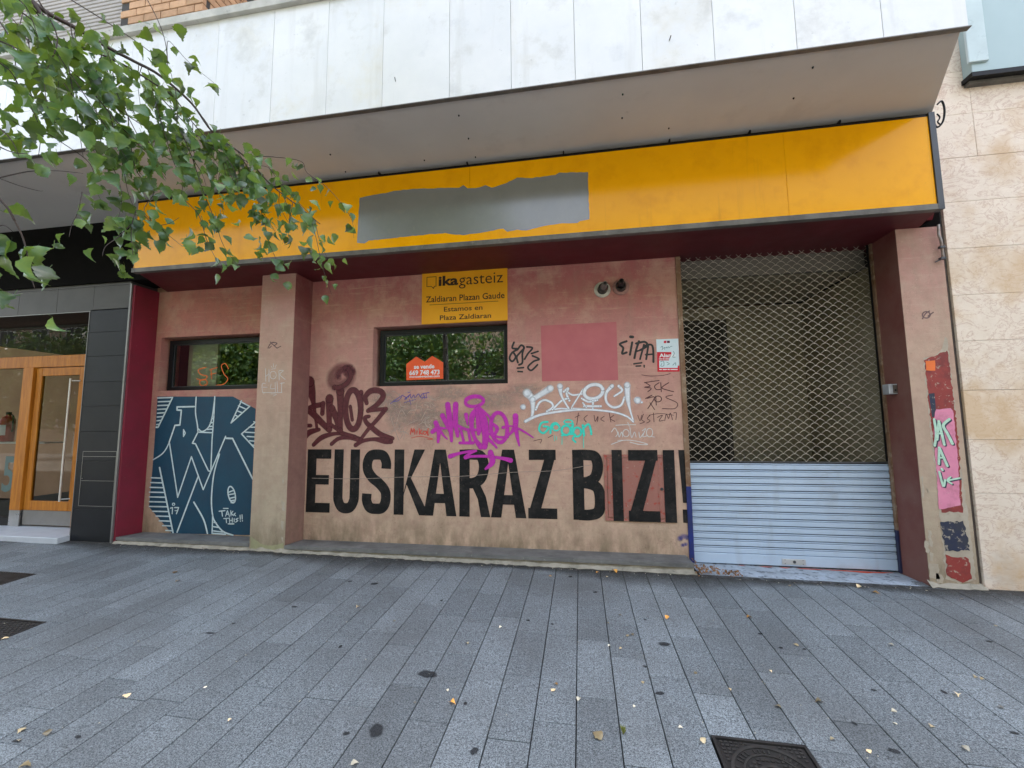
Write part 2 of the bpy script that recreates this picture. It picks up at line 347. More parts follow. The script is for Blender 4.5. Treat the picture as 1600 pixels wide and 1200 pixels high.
def slab_mesh(wd, ln):
    k = (round(wd, 3), round(ln, 3))
    if k in slabs: return slabs[k]
    b = .0022; a = MB(); W = wd/2; L = ln/2
    a.add([(-W+b,-L+b,0),(W-b,-L+b,0),(W-b,L-b,0),(-W+b,L-b,0),(-W,-L,-b),(W,-L,-b),(W,L,-b),(-W,L,-b),(-W,-L,-.035),(W,-L,-.035),(W,L,-.035),(-W,L,-.035)],
          [(0,1,2,3),(4,5,1,0),(5,6,2,1),(6,7,3,2),(7,4,0,3),(8,9,5,4),(9,10,6,5),(10,11,7,6),(11,8,4,7)])
    me = bpy.data.meshes.new('paving_slab'); me.from_pydata(a.v, [], a.f); me.materials.append(m_granite); slabs[k] = me; return me
rest = MB(); nvis = 0
rr = random.Random(11)
lens = [.42, .5, .6, .72, .85, .5, .6]
for i in range(-45, 40):
    x0 = -.058+i*SW; xc = x0+SW/2
    y = -3.3+rr.random()*.5
    while y < 4.88:
        L = rr.choice(lens); yend = YP-.062 if XGL-.06 < xc < XR0 else 4.62
        segs = [(y, min(y+L, yend))]
        y += L
        for (cx0, cx1, cy0, cy1) in COV:
            if cx0 < xc < cx1 or abs(xc-(cx0+cx1)/2) < (cx1-cx0)/2+SW*.45 and cx0 < -1:
                out = []
                for (a, b) in segs:
                    if b <= cy0 or a >= cy1: out.append((a, b)); continue
                    if a < cy0: out.append((a, cy0))
                    if b > cy1: out.append((cy1, b))
                segs = out
        for (a, b) in segs:
            if b-a < .02: continue
            yc = (a+b)/2; wd = SW-GAP; ln = b-a-.004
            dz = rr.uniform(-.0012, .0012)
            pts = [Vector(gp(xc+sx*wd/2, yc+sy*ln/2)) for sx in (-1, 1) for sy in (-1, 0, 1)]
            if any(inview(p, 6) for p in pts) and nvis < 298:
                o = inst('paving_slab', slab_mesh(wd, ln), gp(xc, yc, dz), pavement, SLOPE); nvis += 1
            else:
                t = .0022
                rest.add([gp(xc-wd/2, yc-ln/2), gp(xc+wd/2, yc-ln/2), gp(xc+wd/2, yc+ln/2), gp(xc-wd/2, yc+ln/2)], [(0,1,2,3)])
obj('outlying_slabs', rest, m_granite, pavement, stuff=True)
print('slabs', nvis)
# edge strips that close the pavement round the left covers
for (x0, x1, y0, y1) in COV[1:]:
    a0 = math.floor((x0+.058)/SW)*SW-.058; 
    k = math.floor((x1+.058)/SW)
    xe = -.058+(k+1)*SW
    if xe-x1 > .02:
        inst('paving_slab', slab_mesh(xe-x1-GAP, y1-y0-.004), gp((x1+xe)/2, (y0+y1)/2, 0), pavement, SLOPE)
# dark chewing gum and oil spots worn into the slabs
m_gum = spray('old_gum_stain', (.03, .033, .036), .8, .15, 60, .7)
GUM = [(588,1141,.036,.03),(668,1053,.05,.028),(585,912,.028,.02),(547,908,.02,.012),(825,969,.013,.01),(1038,1006,.032,.02),(1031,1083,.022,.012),(1220,1012,.011,.01),(1257,1014,.01,.008),
       (1475,1081,.014,.011),(1397,1173,.02,.012),(1365,1078,.012,.008),(1008,1041,.012,.008),(863,975,.01,.008),(541,1146,.014,.01),(122,1151,.016,.008),(1008,968,.01,.008),(891,901,.02,.012),
       (727,1099,.012,.008),(26,1157,.016,.009),(328,989,.03,.01),(365,974,.012,.008),(532,1010,.012,.012),(1546,1002,.02,.01),(741,1173,.018,.016),(1585,1145,.016,.01),(690,938,.012,.01),(1188,990,.014,.01),(460,948,.02,.012),(1335,1130,.01,.01),(930,925,.018,.012)]
for (px, py, rx, ry) in GUM:
    c = G(px, py, .003); rx *= 1.25; ry *= 1.25; n = 22; rg = random.Random(px); ring = []; inner = []
    for j in range(n):
        q = 2*math.pi*j/n; k = 1+.16*math.sin(2*q+px)+.08*math.sin(5*q+py)
        ring.append(gp(c.x+rx*k*math.cos(q), c.y+ry*1.25*k*math.sin(q), .0028)); inner.append(gp(c.x+rx*k*.7*math.cos(q), c.y+ry*.88*k*math.sin(q), .0028))
    mb = MB(); mb.add(inner+ring, [tuple(range(n))]+[(j, (j+1)%n, n+(j+1)%n, n+j) for j in range(n)][::1], [1.0]*n+[0.0]*n)
    obj('gum_stain', mb, m_gum, pavement)

# painted contact shade, mixed with dirt, along the foot of the building
m_shade_dirt = spray('foot_shade_dirt', (.050, .044, .036), .85, .5, 14, .9)
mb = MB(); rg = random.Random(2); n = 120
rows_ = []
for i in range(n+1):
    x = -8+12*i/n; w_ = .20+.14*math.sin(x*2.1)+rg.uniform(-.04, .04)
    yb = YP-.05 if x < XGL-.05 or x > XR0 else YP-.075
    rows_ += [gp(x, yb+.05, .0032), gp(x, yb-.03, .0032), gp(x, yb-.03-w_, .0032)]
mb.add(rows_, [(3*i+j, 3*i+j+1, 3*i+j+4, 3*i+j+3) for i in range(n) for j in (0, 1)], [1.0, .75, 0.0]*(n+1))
obj('shade_dirt_band', mb, m_shade_dirt, pavement)

# ------------------------------------------------------------------ SHOP BUILDING
shop = thing('shop_building', 'flats building with pink graffiti covered shopfront under a white marble balcony', 'building', (0, YP, .15))
GZ = .05
XP0, XP1 = -3.885, -3.425      # left pillar
XR0, XR1 = 3.105, 3.49         # right pillar
XL = -5.81                     # left end of the shopfront
XGL, XGR = 1.145, 3.098        # shutter opening
ZS = CZ+.4635*YS               # soffit under the fascia
# main wall with window opening
W2 = (-2.555, -.835, 2.115, 2.868)
W1 = (-5.70, -4.08, 2.125, 2.865)
def wallpiece(name, x0, x1, z0, z1, win, mat, depth=.28):
    mb = MB(); wx0, wx1, wz0, wz1 = win
    nx = sorted({x0, x1, wx0, wx1}); nz = sorted({z0, z1, wz0, wz1})
    for i in range(len(nx)-1):
        for j in range(len(nz)-1):
            a, b, c, d = nx[i], nx[i+1], nz[j], nz[j+1]
            if a >= wx0 and b <= wx1 and c >= wz0 and d <= wz1: continue
            mb.quad((a, YW, c), (b, YW, c), (b, YW, d), (a, YW, d))
    y1 = YW+depth
    mb.quad((wx0, YW, wz0), (wx0, y1, wz0), (wx0, y1, wz1), (wx0, YW, wz1)); mb.quad((wx1, YW, wz1), (wx1, y1, wz1), (wx1, y1, wz0), (wx1, YW, wz0))
    mb.quad((wx0, YW, wz1), (wx0, y1, wz1), (wx1, y1, wz1), (wx1, YW, wz1)); mb.quad((wx0, YW, wz0), (wx1, YW, wz0), (wx1, y1, wz0), (wx0, y1, wz0))
    mb.quad((x1, YW, z0), (x1, y1, z0), (x1, y1, z1), (x1, YW, z1)); mb.quad((x0, YW, z1), (x0, y1, z1), (x0, y1, z0), (x0, YW, z0))
    return obj(name, mb, mat, shop)
wall = wallpiece('wall', XP1-.01, XGL-.035, .0, ZS, W2, m_wall)
niche = wallpiece('niche_wall', XL+.02, XP0+.01, .0, ZS, (W1[0], W1[1]+.0, W1[2], W1[3]), m_niche)
# plaster panel line: cover strip at the pillar corner
obj('pillar', MB().box(XP0, XP1, YP, YW+.02, GZ, ZS), m_pillar, shop)
obj('pillar', MB().box(XR0, XR1, YP, YW+.05, GZ, ZS), m_pillar, shop, label='right pillar with peeling red, pink and navy paint patches')
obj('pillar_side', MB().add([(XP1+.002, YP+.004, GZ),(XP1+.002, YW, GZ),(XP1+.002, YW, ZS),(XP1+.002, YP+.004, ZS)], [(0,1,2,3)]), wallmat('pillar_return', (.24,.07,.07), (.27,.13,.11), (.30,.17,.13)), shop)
obj('pillar_side', MB().add([(XR0-.002, YP+.004, GZ),(XR0-.002, YP+.004, ZS),(XR0-.002, YW+.04, ZS),(XR0-.002, YW+.04, GZ)], [(0,1,2,3)]), m_jamb, shop)
obj('side_wall', MB().box(XL-.012, XL+.022, YP+.01, YW+.02, GZ, ZS), m_crimson, shop)
obj('edge_trim', MB().box(XL-.034, XL-.010, YP-.012, YP+.05, GZ, ZS+.02), m_trim, shop)
sfx0, sfx1 = -5.25, 3.172
obj('soffit', MB().add([(sfx0, YS+.01, ZS), (sfx1, YS+.01, ZS), (XR1+.02, YW+.35, ZS), (XL-.03, YW+.35, ZS), (sfx0, YS+.01, ZS+.05), (sfx1, YS+.01, ZS+.05), (XR1+.02, YW+.35, ZS+.05), (XL-.03, YW+.35, ZS+.05)],
    [(0,3,2,1),(4,5,6,7),(0,1,5,4),(1,2,6,5),(2,3,7,6),(3,0,4,7)]), m_soffit, shop)
# ledges (a thin stone slab on cracked mortar)
for (x0, x1) in ((XL+.05, XP0-.004), (XP1+.004, XGL-.07)):
    z0 = .246-.004*(x0+x1)/2
    mb = MB().add([(x0,YP-.01,z0-.034),(x1,YP-.01,z0-.042),(x1,YP-.01,z0-.002),(x0,YP-.01,z0+.004),(x0,YW,z0-.05),(x1,YW,z0-.05),(x1,YW,z0-.022),(x0,YW,z0-.018)],
        [(0,1,2,3),(3,2,6,7),(0,4,5,1),(0,3,7,4),(1,5,6,2)])
    obj('stone_ledge', mb, m_ledge, shop)
    rj = random.Random(int(x1*10)+50); n = 40; top = []; bot = []
    for i in range(n+1):
        x = x0+(x1-x0)*i/n
        top.append((x, YP+.012+rj.uniform(-.008, .004), z0-.036)); bot.append((x, YP-.004+rj.uniform(-.022, .008), .10))
    mb = MB().add(top+bot, [(n+1+i, n+2+i, i+1, i) for i in range(n)])
    obj('ledge_riser', mb, m_riser, shop)
# mortar skirt round the pillar feet and the bank below the ledges
def skirt(x0, x1, y, h, seed, wd=.05):
    rj = random.Random(seed); n = max(6, int((x1-x0)/.05)); a = []; b = []
    for i in range(n+1):
        x = x0+(x1-x0)*i/n
        a.append((x, y+.01, zg(x, y)+h*rj.uniform(.6, 1.2))); b.append((x, y-wd*rj.uniform(.4, 1.3), zg(x, y-wd)-.002))
    obj('mortar_skirt', MB().add(a+b, [(n+1+i, n+2+i, i+1, i) for i in range(n)]), m_riser, shop, smooth=True)
skirt(XL+.02, XP0, YP-.01, .035, 3, .03); skirt(XP0-.01, XP1+.01, YP, .05, 4, .03); skirt(XP1, XGL-.05, YP-.01, .03, 5, .035); skirt(XR0-.02, XR1+.04, YP, .05, 6, .05)

# windows
def window(x0, x1, z0, z1, yg, fr=.055, label=None):
    f = MB()
    yf = yg-.03; yb = yg+.03
    f.box(x0, x1, yf, yb, z0, z0+fr).box(x0, x1, yf, yb, z1-fr, z1).box(x0, x0+fr, yf, yb, z0+fr, z1-fr).box(x1-fr, x1, yf, yb, z0+fr, z1-fr)
    fo = obj('window', f, m_wfr, shop, label=label)
    obj('glass_pane', MB().quad((x0+fr-.003, yg, z0+fr-.003), (x1-fr+.003, yg, z0+fr-.003), (x1-fr+.003, yg, z1-fr+.003), (x0+fr-.003, yg, z1-fr+.003)), m_glass, fo)
    b = .012; g = MB()
    g.box(x0+fr, x1-fr, yg-.012, yg-.004, z0+fr, z0+fr+b).box(x0+fr, x1-fr, yg-.012, yg-.004, z1-fr-b, z1-fr).box(x0+fr, x0+fr+b, yg-.012, yg-.004, z0+fr+b, z1-fr-b).box(x1-fr-b, x1-fr, yg-.012, yg-.004, z0+fr+b, z1-fr-b)
    obj('glazing_bead', g, m_alu, fo)
    return fo
win2 = window(W2[0]+.05, W2[1]-.0, W2[2], W2[3]-.03, YW+.12, label='window holding the orange house-shaped sale sticker')
win1 = window(W1[0]+.04, W1[1]+.1, W1[2], W1[3]-.03, YW+.12, label='left window with an orange scrawl on the glass')
# rooms seen behind the panes
def room(x0, x1, y0, y1, z0, z1, mat):
    mb = MB().quad((x0,y1,z0),(x1,y1,z0),(x1,y1,z1),(x0,y1,z1)).quad((x0,y0,z0),(x0,y1,z0),(x0,y1,z1),(x0,y0,z1)).quad((x1,y0,z1),(x1,y1,z1),(x1,y1,z0),(x1,y0,z0))
    mb.quad((x0,y0,z1),(x0,y1,z1),(x1,y1,z1),(x1,y0,z1)).quad((x0,y0,z0),(x1,y0,z0),(x1,y1,z0),(x0,y1,z0))
    return obj('room', mb, mat, shop)
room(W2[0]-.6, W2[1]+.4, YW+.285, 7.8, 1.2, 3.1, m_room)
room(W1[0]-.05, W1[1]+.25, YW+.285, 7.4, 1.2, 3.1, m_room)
obj('interior_wall', MB().box(-5.60, -5.12, YW+.33, YW+.38, 1.3, 3.05), m_cream, shop)

# utility hatch in the wall (three letters of the slogan run across it)
m_hatch = M('hatch_pink_paint', (.37, .16, .125), (.33, .14, .11), 3, rough=.6, bump=.25, extra=[((.42,.05,.03), 16, .56, .62, .75), ((.55,.42,.34), 30, .64, .68, .6)])
a0 = P(943, 710, YW); a1 = P(1056, 816, YW)
hx0, hz1, hx1, hz0 = a0.x, a0.z, a1.x, a1.z
hatch = obj('utility_hatch', MB().box(hx0, hx1, YW-.014, YW+.01, hz1-.028, hz1).box(hx0, hx1, YW-.014, YW+.01, hz0, hz0+.028).box(hx0, hx0+.028, YW-.014, YW+.01, hz0+.028, hz1-.028).box(hx1-.028, hx1, YW-.014, YW+.01, hz0+.028, hz1-.028), m_hatch, shop)
hd = obj('hatch_door', MB().bbox(hx0+.033, hx1-.033, YW-.011, YW+.005, hz0+.033, hz1-.033, .004).box(hx0+.10, hx1-.16, YW-.0135, YW-.0112, hz0+.09, hz0+.10).box(hx0+.10, hx1-.16, YW-.0135, YW-.0112, hz1-.115, hz1-.105).box(hx1-.165, hx1-.16, YW-.0135, YW-.0112, hz0+.10, hz1-.105), m_hatch, hatch)
hl = P(1034, 764, YW)
obj('hatch_latch', MB().lathe((hl.x, YW-.022, hl.z), (0, 1, 0), [(0, .001), (0, .014), (.012, .018)], 12), m_alu, hatch)

# white marble balcony, grey soffit, coping
ZC = CZ+.8741*YC; ZT = 5.545
cx0 = -12.0; cxr = .872*YC
bal = obj('balcony', MB().add([(cx0, YC+.03, ZC), (cxr-.02, YC+.03, ZC), (3.42, YP, ZC), (cx0, YP, ZC), (cx0, YC+.03, ZT), (cxr-.02, YC+.03, ZT), (3.42, YP, ZT), (cx0, YP, ZT)],
    [(0,3,2,1),(0,1,5,4),(1,2,6,5),(2,3,7,6),(3,0,4,7)]), m_grey_soffit, shop)
def ceil_x(px, py): return P(px, py, YC).x
jx = [ceil_x(x, y) for x, y in ((248,233),(333,201),(422,180),(509,170),(597,160),(702,148),(799,136),(899,122),(1004,106),(1117,92),(1245,71),(1380,54))]
pw = .39
xs = [cx0]; k = jx[0]-pw
left = []
while k > cx0: left.append(k); k -= pw
edges = left[::-1]+jx+[cxr]
for a, b in zip(edges[:-1], edges[1:]):
    obj('marble_panel', MB().bbox(a+.0015, b-.0015, YC-.004+random.uniform(-.0008, .0008), YC+.026, ZC-.012, ZT, .002), m_marble, bal)
obj('coping', MB().box(cx0, cxr+.03, YC-.045, YC+.32, ZT+.002, ZT+.082), m_coping, bal)
obj('drip_edge', MB().box(cx0, cxr+.012, YC-.010, YC+.030, ZC-.020, ZC-.0125), m_edge, bal)
# small fixing bolts left in the soffit and the panels
for (px, py) in ((516,241),(717,180),(732,216),(973,147),(972,184),(1270,105),(1240,153),(933,62),(743,245),(540,268),(663,250),(1045,200)):
    p = P(px, py, YC); d = ray(px, py); Y = (ZC-CZ)/d.z; q = Vector((d.x*Y, Y, ZC))
    if Y > YC+.03: obj('fixing_bolt', MB().lathe(q+Vector((0, 0, -.010)), (0, 0, 1), [(0, .001), (0, .006), (.012, .008)], 8), m_black, bal)
for (px, py) in ((618,127),(1046,63)):
    p = P(px, py, YC-.006)
    obj('fixing_bolt', MB().tube([p, p+Vector((.006, -.03, .012))], .004, 6), m_edge, bal)
# dark recess above the fascia and over the tiles
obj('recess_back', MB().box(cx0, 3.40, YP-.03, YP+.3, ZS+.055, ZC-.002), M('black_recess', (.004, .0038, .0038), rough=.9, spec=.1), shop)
obj('recess_rail', MB().box(-5.25, 3.19, YS+.05, YS+.10, ZC-.075, ZC-.015), m_black, shop)
# upper floors
m_upper = M('upper_facade', (.40, .24, .15), (.34, .20, .12), 2, rough=.9)
obj('upper_facade', MB().box(-26, 3.45, YP+.02, YP+8, ZT-.002, 13.5), m_upper, shop)
obj('rear_mass', MB().box(-26, 3.45, 7.9, YP+8, .0, ZT-.01), m_upper, shop)
YB = 3.78
bp = obj('brick_pier', MB().box(-1.4327*YB+.03, -1.12*YB-.012, YB+.012, YP+.02, ZT, 8.5), m_mortar, shop)
bx0, bx1 = -1.4327*YB+.03, -1.12*YB
bme = {}
def brick(ln, key):
    if key not in bme:
        mb = MB().bbox(-ln/2, ln/2, 0, .05, 0, .088, .003); me = bpy.data.meshes.new('brick'); me.from_pydata(mb.v, [], mb.f); me.materials.append(m_brick); bme[key] = me
    return bme[key]
for r_ in range(10):
    z = ZT+.72+r_*.1
    x = bx1-(0 if r_%2 else .115)
    if r_%2 == 0: inst('brick', brick(.105, 'h'), (bx1-.0525, YB+random.uniform(-.002,.002), z), bp)
    while x-.22 > bx0:
        inst('brick', brick(.222, 'f'), (x-.111, YB+random.uniform(-.002, .002), z), bp); x -= .232
    y = YB+.056
    while y < YP-.1:
        inst('brick', brick(.222, 'f'), (bx1+random.uniform(-.002,.001), y+.111+(.05 if r_%2 else 0), z), bp, (0, 0, R(90))); y += .232
bl = obj('roller_blind', MB().box(-9.5, bx0-.005, YB+.14, YB+.16, ZT+.12, 8.4), m_blind, shop)
bsl = None
for k in range(18):
    z = ZT+.93+k*.052
    mb = MB().bbox(-9.4, bx0-.01, YB+.118, YB+.139, z, z+.047, .008)
    if bsl is None: bsl = obj('blind_slat', mb, m_blind, bl)
    else: inst('blind_slat', bsl.data, wloc(bsl)+Vector((0, 0, .052*k)), bl)
obj('window_sill', MB().box(-9.4, bx0-.01, YB+.05, YB+.2, ZT+.085, ZT+.92), m_black, shop)
obj('awning', MB().box(-3.9, -2.9, YP-.35, YP, 6.15, 6.5), M('maroon_awning', (.10, .012, .03)), shop)

# ------------------------------------------------------------------ FASCIA SIGN
fascia = thing('fascia_sign', 'long orange-yellow fascia sign with a peeled grey patch over the shutter and windows', 'sign', ((sfx0+sfx1)/2, YS+.2, ZS))
zb, zt = ZS+.012, CZ+.6695*YS
fs = P(734, 300, YS).x; fs2 = P(1228, 270, YS).x
fx0 = sfx0+.012; fx1 = .7743*YS
for a, b in ((fx0, fs-.0012), (fs+.0012, fs2-.0008), (fs2+.0008, fx1)):
    obj('vinyl_panel', MB().bbox(a, b, YS-.002, YS+.03, zb, zt, .002), m_yellow, fascia)
obj('bottom_rail', MB().box(sfx0, sfx1, YS-.012, YS+.05, zb-.05, zb-.001), m_edge, fascia)
obj('end_rail', MB().box(fx1+.001, sfx1+.004, YS-.014, YS+.05, zb-.052, zt+.03), m_alu, fascia)
obj('top_rail', MB().box(sfx0, fx1, YS+.0, YS+.05, zt+.001, zt+.028), m_black, fascia)
obj('sign_box', MB().add([(sfx0, YS+.052, ZS+.052), (sfx1, YS+.052, ZS+.052), (3.40, YP-.04, ZS+.052), (sfx0, YP-.04, ZS+.052), (sfx0, YS+.052, zt+.02), (sfx1, YS+.052, zt+.02), (3.40, YP-.04, zt+.02), (sfx0, YP-.04, zt+.02)],
    [(0,3,2,1),(4,5,6,7),(0,1,5,4),(1,2,6,5),(2,3,7,6),(3,0,4,7)]), m_crimson, fascia)
for px in (593, 730, 880, 1045, 1170, 1310):     # brackets on the black rail
    p = P(px, 240-(px-593)*.1, YS)
    obj('bracket', MB().box(p.x-.006, p.x+.006, YS-.01, YS+.05, zt+.029, zt+.055), m_black, fascia)
# bare metal where the lettering was torn off
def jag(pts, amp, seed, step=.03):
    rj = random.Random(seed); out = []
    for i, p in enumerate(pts):
        q = pts[(i+1)%len(pts)]; d = Vector(q)-Vector(p); n = max(1, int(d.length/step))
        for k in range(n):
            v = Vector(p)+d*k/n
            if k or 1: v = v+Vector((rj.uniform(-amp, amp), 0, rj.uniform(-amp, amp)))
            out.append(v)
    return out
def polypx(name, pts, Y, mat, parent, amp=0, seed=1, step=.03, dy=.0, label=None, depth=0):
    q = [P(x, y, Y) for x, y in pts]
    if amp: q = jag(q, amp, seed, step)
    q = [Vector((v.x, Y-dy, v.z)) for v in q]
    a = sum(q[i].x*q[(i+1)%len(q)].z-q[(i+1)%len(q)].x*q[i].z for i in range(len(q)))
    if a < 0: q = q[::-1]
    mb = MB()
    if depth: mb.prism(q, (0, depth, 0))
    else: mb.poly(q)
    return obj(name, mb, mat, parent, label=label)
c7 = lambda L: [(500+x/2.857, y/2.857) for x, y in L]
PEEL = c7([(178,885),(250,868),(310,860),(330,852),(420,845),(540,840),(620,838),(640,828),(660,842),(715,838),(740,828),(765,840),(830,820),(880,795),(950,795),(1000,788),(1050,782),(1070,772),(1195,770),(1199,880),(1203,980),(1160,988),(1150,997),(1080,998),(1000,1010),(920,1030),(880,1026),(835,1036),(820,1020),(700,1042),(640,1050),(560,1042),(500,1045),(400,1055),(220,1075),(200,1086),(165,1084),(172,980)])
polypx('peeled_patch', PEEL, YS, m_peel, fascia, .0035, 5, .035, .0034, label='torn grey strip of bare metal')
# thin scratches and old drill marks on the vinyl
# ------------------------------------------------------------------ SECURITY SHUTTER
gate = thing('security_shutter', 'galvanised scale-pattern grille above pale blue-grey slats closing the entrance', 'shutter', ((XGL+XGR)/2, YG, .17))
zs = CZ-.0900*YG; zbot = CZ-.3075*YG
gx0, gx1 = XGL+.01, XGR-.006
ns = 13; hh = (zs-zbot-.115)/ns
prof = [(.018, .0), (.003, .02), (.0, .06), (.0, .58), (.003, .645), (.020, .66), (.020, .735), (.003, .75), (.0, .80), (.003, .88), (.020, .895)]
mb = MB()
for k, (dy, t) in enumerate(prof):
    pass
vs = []
for dy, t in prof: vs += [(gx0, YG+dy, t*hh), (gx1, YG+dy, t*hh)]
n = len(prof)
vs += [(gx0, YG+.024, .895*hh), (gx1, YG+.024, .895*hh), (gx0, YG+.024, 0), (gx1, YG+.024, 0)]
fs_ = [(2*i, 2*i+1, 2*i+3, 2*i+2) for i in range(n+1)]+[(2*(n+1), 2*(n+1)+1, 1, 0)]
me0 = None
for k in range(ns):
    z = zbot+.115+k*hh
    if me0 is None:
        so = obj('slat', MB().add([(a, b, c+z) for a, b, c in vs], fs_), m_slat, gate); me0 = so; zz0 = z
    else: inst('slat', me0.data, wloc(me0)+Vector((0, random.uniform(-.0008, .0008), z-zz0)), gate)
br = obj('bottom_bar', MB().bbox(gx0, gx1, YG-.006, YG+.02, zbot+.006, zbot+.112, .004), m_slat, gate)
lk = P(1240, 880, YG)
lx, lz = lk.x, zbot+.052
obj('lock_plate', MB().bbox(lx-.112, lx+.112, YG-.012, YG-.0065, lz-.028, lz+.028, .002), M('lock_plate_metal', (.62,.62,.60), rough=.35, metal=.5), br)
obj('lock_cylinder', MB().lathe((lx+.005, YG-.020, lz), (0, 1, 0), [(0, .001), (0, .011), (.008, .015)], 12), m_alu, br)
for dx, dz in ((-.085,.018),(.085,.018),(-.085,-.018),(.085,-.018)):
    obj('screw', MB().lathe((lx+dx, YG-.0135, lz+dz), (0, 1, 0), [(0, .001), (0, .004), (.0015, .004)], 8), m_black, br)
obj('curtain_backing', MB().box(gx0, gx1, YG+.026, YG+.03, zbot+.11, zs), m_black, gate)
obj('top_bar', MB().box(gx0, gx1, YG+.002, YG+.022, zs+.001, zs+.016), m_alu, gate)
# scale grille: every row is one wavy wire hung half a pitch out of step with the next
PT, RH = .1075, .0405
def wire_mesh(off, seed):
    mb = MB(); pts = []; x = gx0; nseg = 10
    i = 0
    xx = gx0
    while xx <= gx1+1e-6:
        t = ((xx-gx0)/PT+off) % 1.0
        z = RH*1.05*(1-abs(2*t-1)**1.9)
        pts.append((xx, 0, z)); xx += PT/nseg
    w_ = .0021
    vs = []; fs = []
    for p in pts: vs += [(p[0], -w_, p[2]-w_), (p[0], w_, p[2]-w_), (p[0], w_, p[2]+w_), (p[0], -w_, p[2]+w_)]
    for i in range(len(pts)-1):
        for j in range(4): fs.append((i*4+j, i*4+(j+1)%4, (i+1)*4+(j+1)%4, (i+1)*4+j))
    mb.add(vs, fs)
    k = math.ceil(0-off)
    x = gx0+(1-off if off else 0)*PT
    while x < gx1:
        if x > gx0+.01: mb.lathe((x, -.0055, .0015), (0, 1, 0), [(0, .001), (.001, .0048), (.010, .0048)], 6)
        x += PT
    return mb
wm = [wire_mesh(0, 1), wire_mesh(.5, 2)]
wme = []
for a in wm:
    me = bpy.data.meshes.new('grille_wire'); me.from_pydata(a.v, [], a.f); me.materials.append(m_galv); wme.append(me)
z = zs+.014; k = 0
while z < ZS-.01:
    q = inst('grille_wire', wme[k % 2], (0, YG+.012+.0015*(k % 2)+random.uniform(-.0015, .0015), z), gate); z += RH; k += 1
# guide rails
m_rust = M('rusty_rail', (.28, .19, .12), (.16, .07, .03), 5, rough=.7, metal=.2, extra=[((.45,.38,.28), 10, .5, .65, .6)])
zmid = .95
obj('guide_rail', MB().box(XGL-.034, XGL+.016, YW-.012, YG-.012, zmid, ZS), m_rust, gate)
obj('guide_rail', MB().box(XGL-.034, XGL+.016, YW-.012, YG-.012, .16, zmid-.001), M('blue_rail_paint', (.015, .03, .20), (.02, .03, .12), 6, rough=.5), gate, label='blue painted foot of the left rail')
obj('guide_rail', MB().box(XGR-.012, XR0-.003+.0, YG-.045, YG-.010, .55, ZS), m_rust, gate)
obj('guide_rail', MB().box(XGR-.012, XR0-.003+.0, YG-.045, YG-.010, .14, .549), M('navy_rail_paint', (.015, .022, .075), (.03, .03, .06), 6, rough=.5), gate, label='navy painted foot of the right rail')
obj('rail_gap', MB().box(XGR-.03, XGR-.013, YG-.012, YG-.004, zs+.02, ZS), m_black, gate)
# vestibule behind the grille
vy = 6.35
vb = MB().quad((XGL-.05, YG+.3, .1), (XGL-.05, vy, .1), (XGL-.05, vy, 3.3), (XGL-.05, YG+.3, 3.3)).quad((XGL-.05, vy, .1), (XGR+.02, vy, .1), (XGR+.02, vy, 3.3), (XGL-.05, vy, 3.3))
vb.quad((XGR+.02, YG+.05, 3.3), (XGR+.02, vy, 3.3), (XGR+.02, vy, .1), (XGR+.02, YG+.05, .1)).quad((XGL-.05, YG+.05, .14), (XGR+.02, YG+.05, .14), (XGR+.02, vy, .14), (XGL-.05, vy, .14))
obj('vestibule', vb, m_roomtan, shop)
obj('vestibule_ceiling', MB().box(XGL-.05, XGR+.02, YG+.16, vy, 3.32, 3.40), m_roomtan, shop)
obj('roller_housing', MB().box(XGL-.05, XGR+.02, YG+.12, YG+.158, 3.30, ZS-.002), M('housing_plaster', (.16, .15, .13)), shop)
obj('inner_jamb', MB().box(XGL-.05, XGL-.036, YG-.005, YG+.3, .1, ZS), m_room, shop)
db = obj('inner_door', MB().box(XGL+.02, XGL+.95, vy-.09, vy-.04, .14, 3.1), M('inner_door_frame', (.05, .045, .035)), shop)
obj('glass_pane', MB().box(XGL+.08, XGL+.89, vy-.10, vy-.092, .2, 3.03), M('dark_door_glass', (.035, .033, .026), rough=.5, spec=.1), db)
# threshold with spattered paint
ap = MB(); n = 24; fr_ = []; bk = []
rj = random.Random(8)
for i in range(n+1):
    x = XGL-.02+(2.06)*i/n
    fr_.append((x, YP-.07+rj.uniform(-.012, .012), zg(x, YP-.07)+.001)); bk.append((x, YG+.06, zbot-.004-.012*(i/n)))
ap.add(fr_+bk, [(i, i+1, n+2+i, n+1+i) for i in range(n)])
obj('threshold', ap, m_apron, shop, smooth=True)
m_orange = spray('orange_overspray', (.80, .085, .02), 1, .35, 25)
mb = MB()
for (xa, xb) in ((1.60,1.67),(1.80,1.93),(2.0,2.1),(2.16,2.42),(2.40,3.04)):
    nn = 10; a = []; 
    for i in range(nn+1):
        x = xa+(xb-xa)*i/nn; t = (x-1.6)/1.5
        for j, (yy, al) in enumerate(((YG-.012, 1), (YG-.012-.05*(.3+t)*rj.uniform(.6,1.1)*math.sin(math.pi*min(1,max(0,i/nn*.9+.05))), .9))):
            zz = zbot-.004-.012*(x-XGL)/2.06; u = (yy-(YP-.07))/(YG+.06-(YP-.07)); zf = zg(x, YP-.07)+.001
            a.append(((x, yy, zf+(zz-zf)*u+.0025), al))
    mb.add([q[0] for q in a], [(2*i, 2*i+1, 2*i+3, 2*i+2) for i in range(nn)], [q[1] for q in a])
obj('orange_overspray', mb, m_orange, shop)

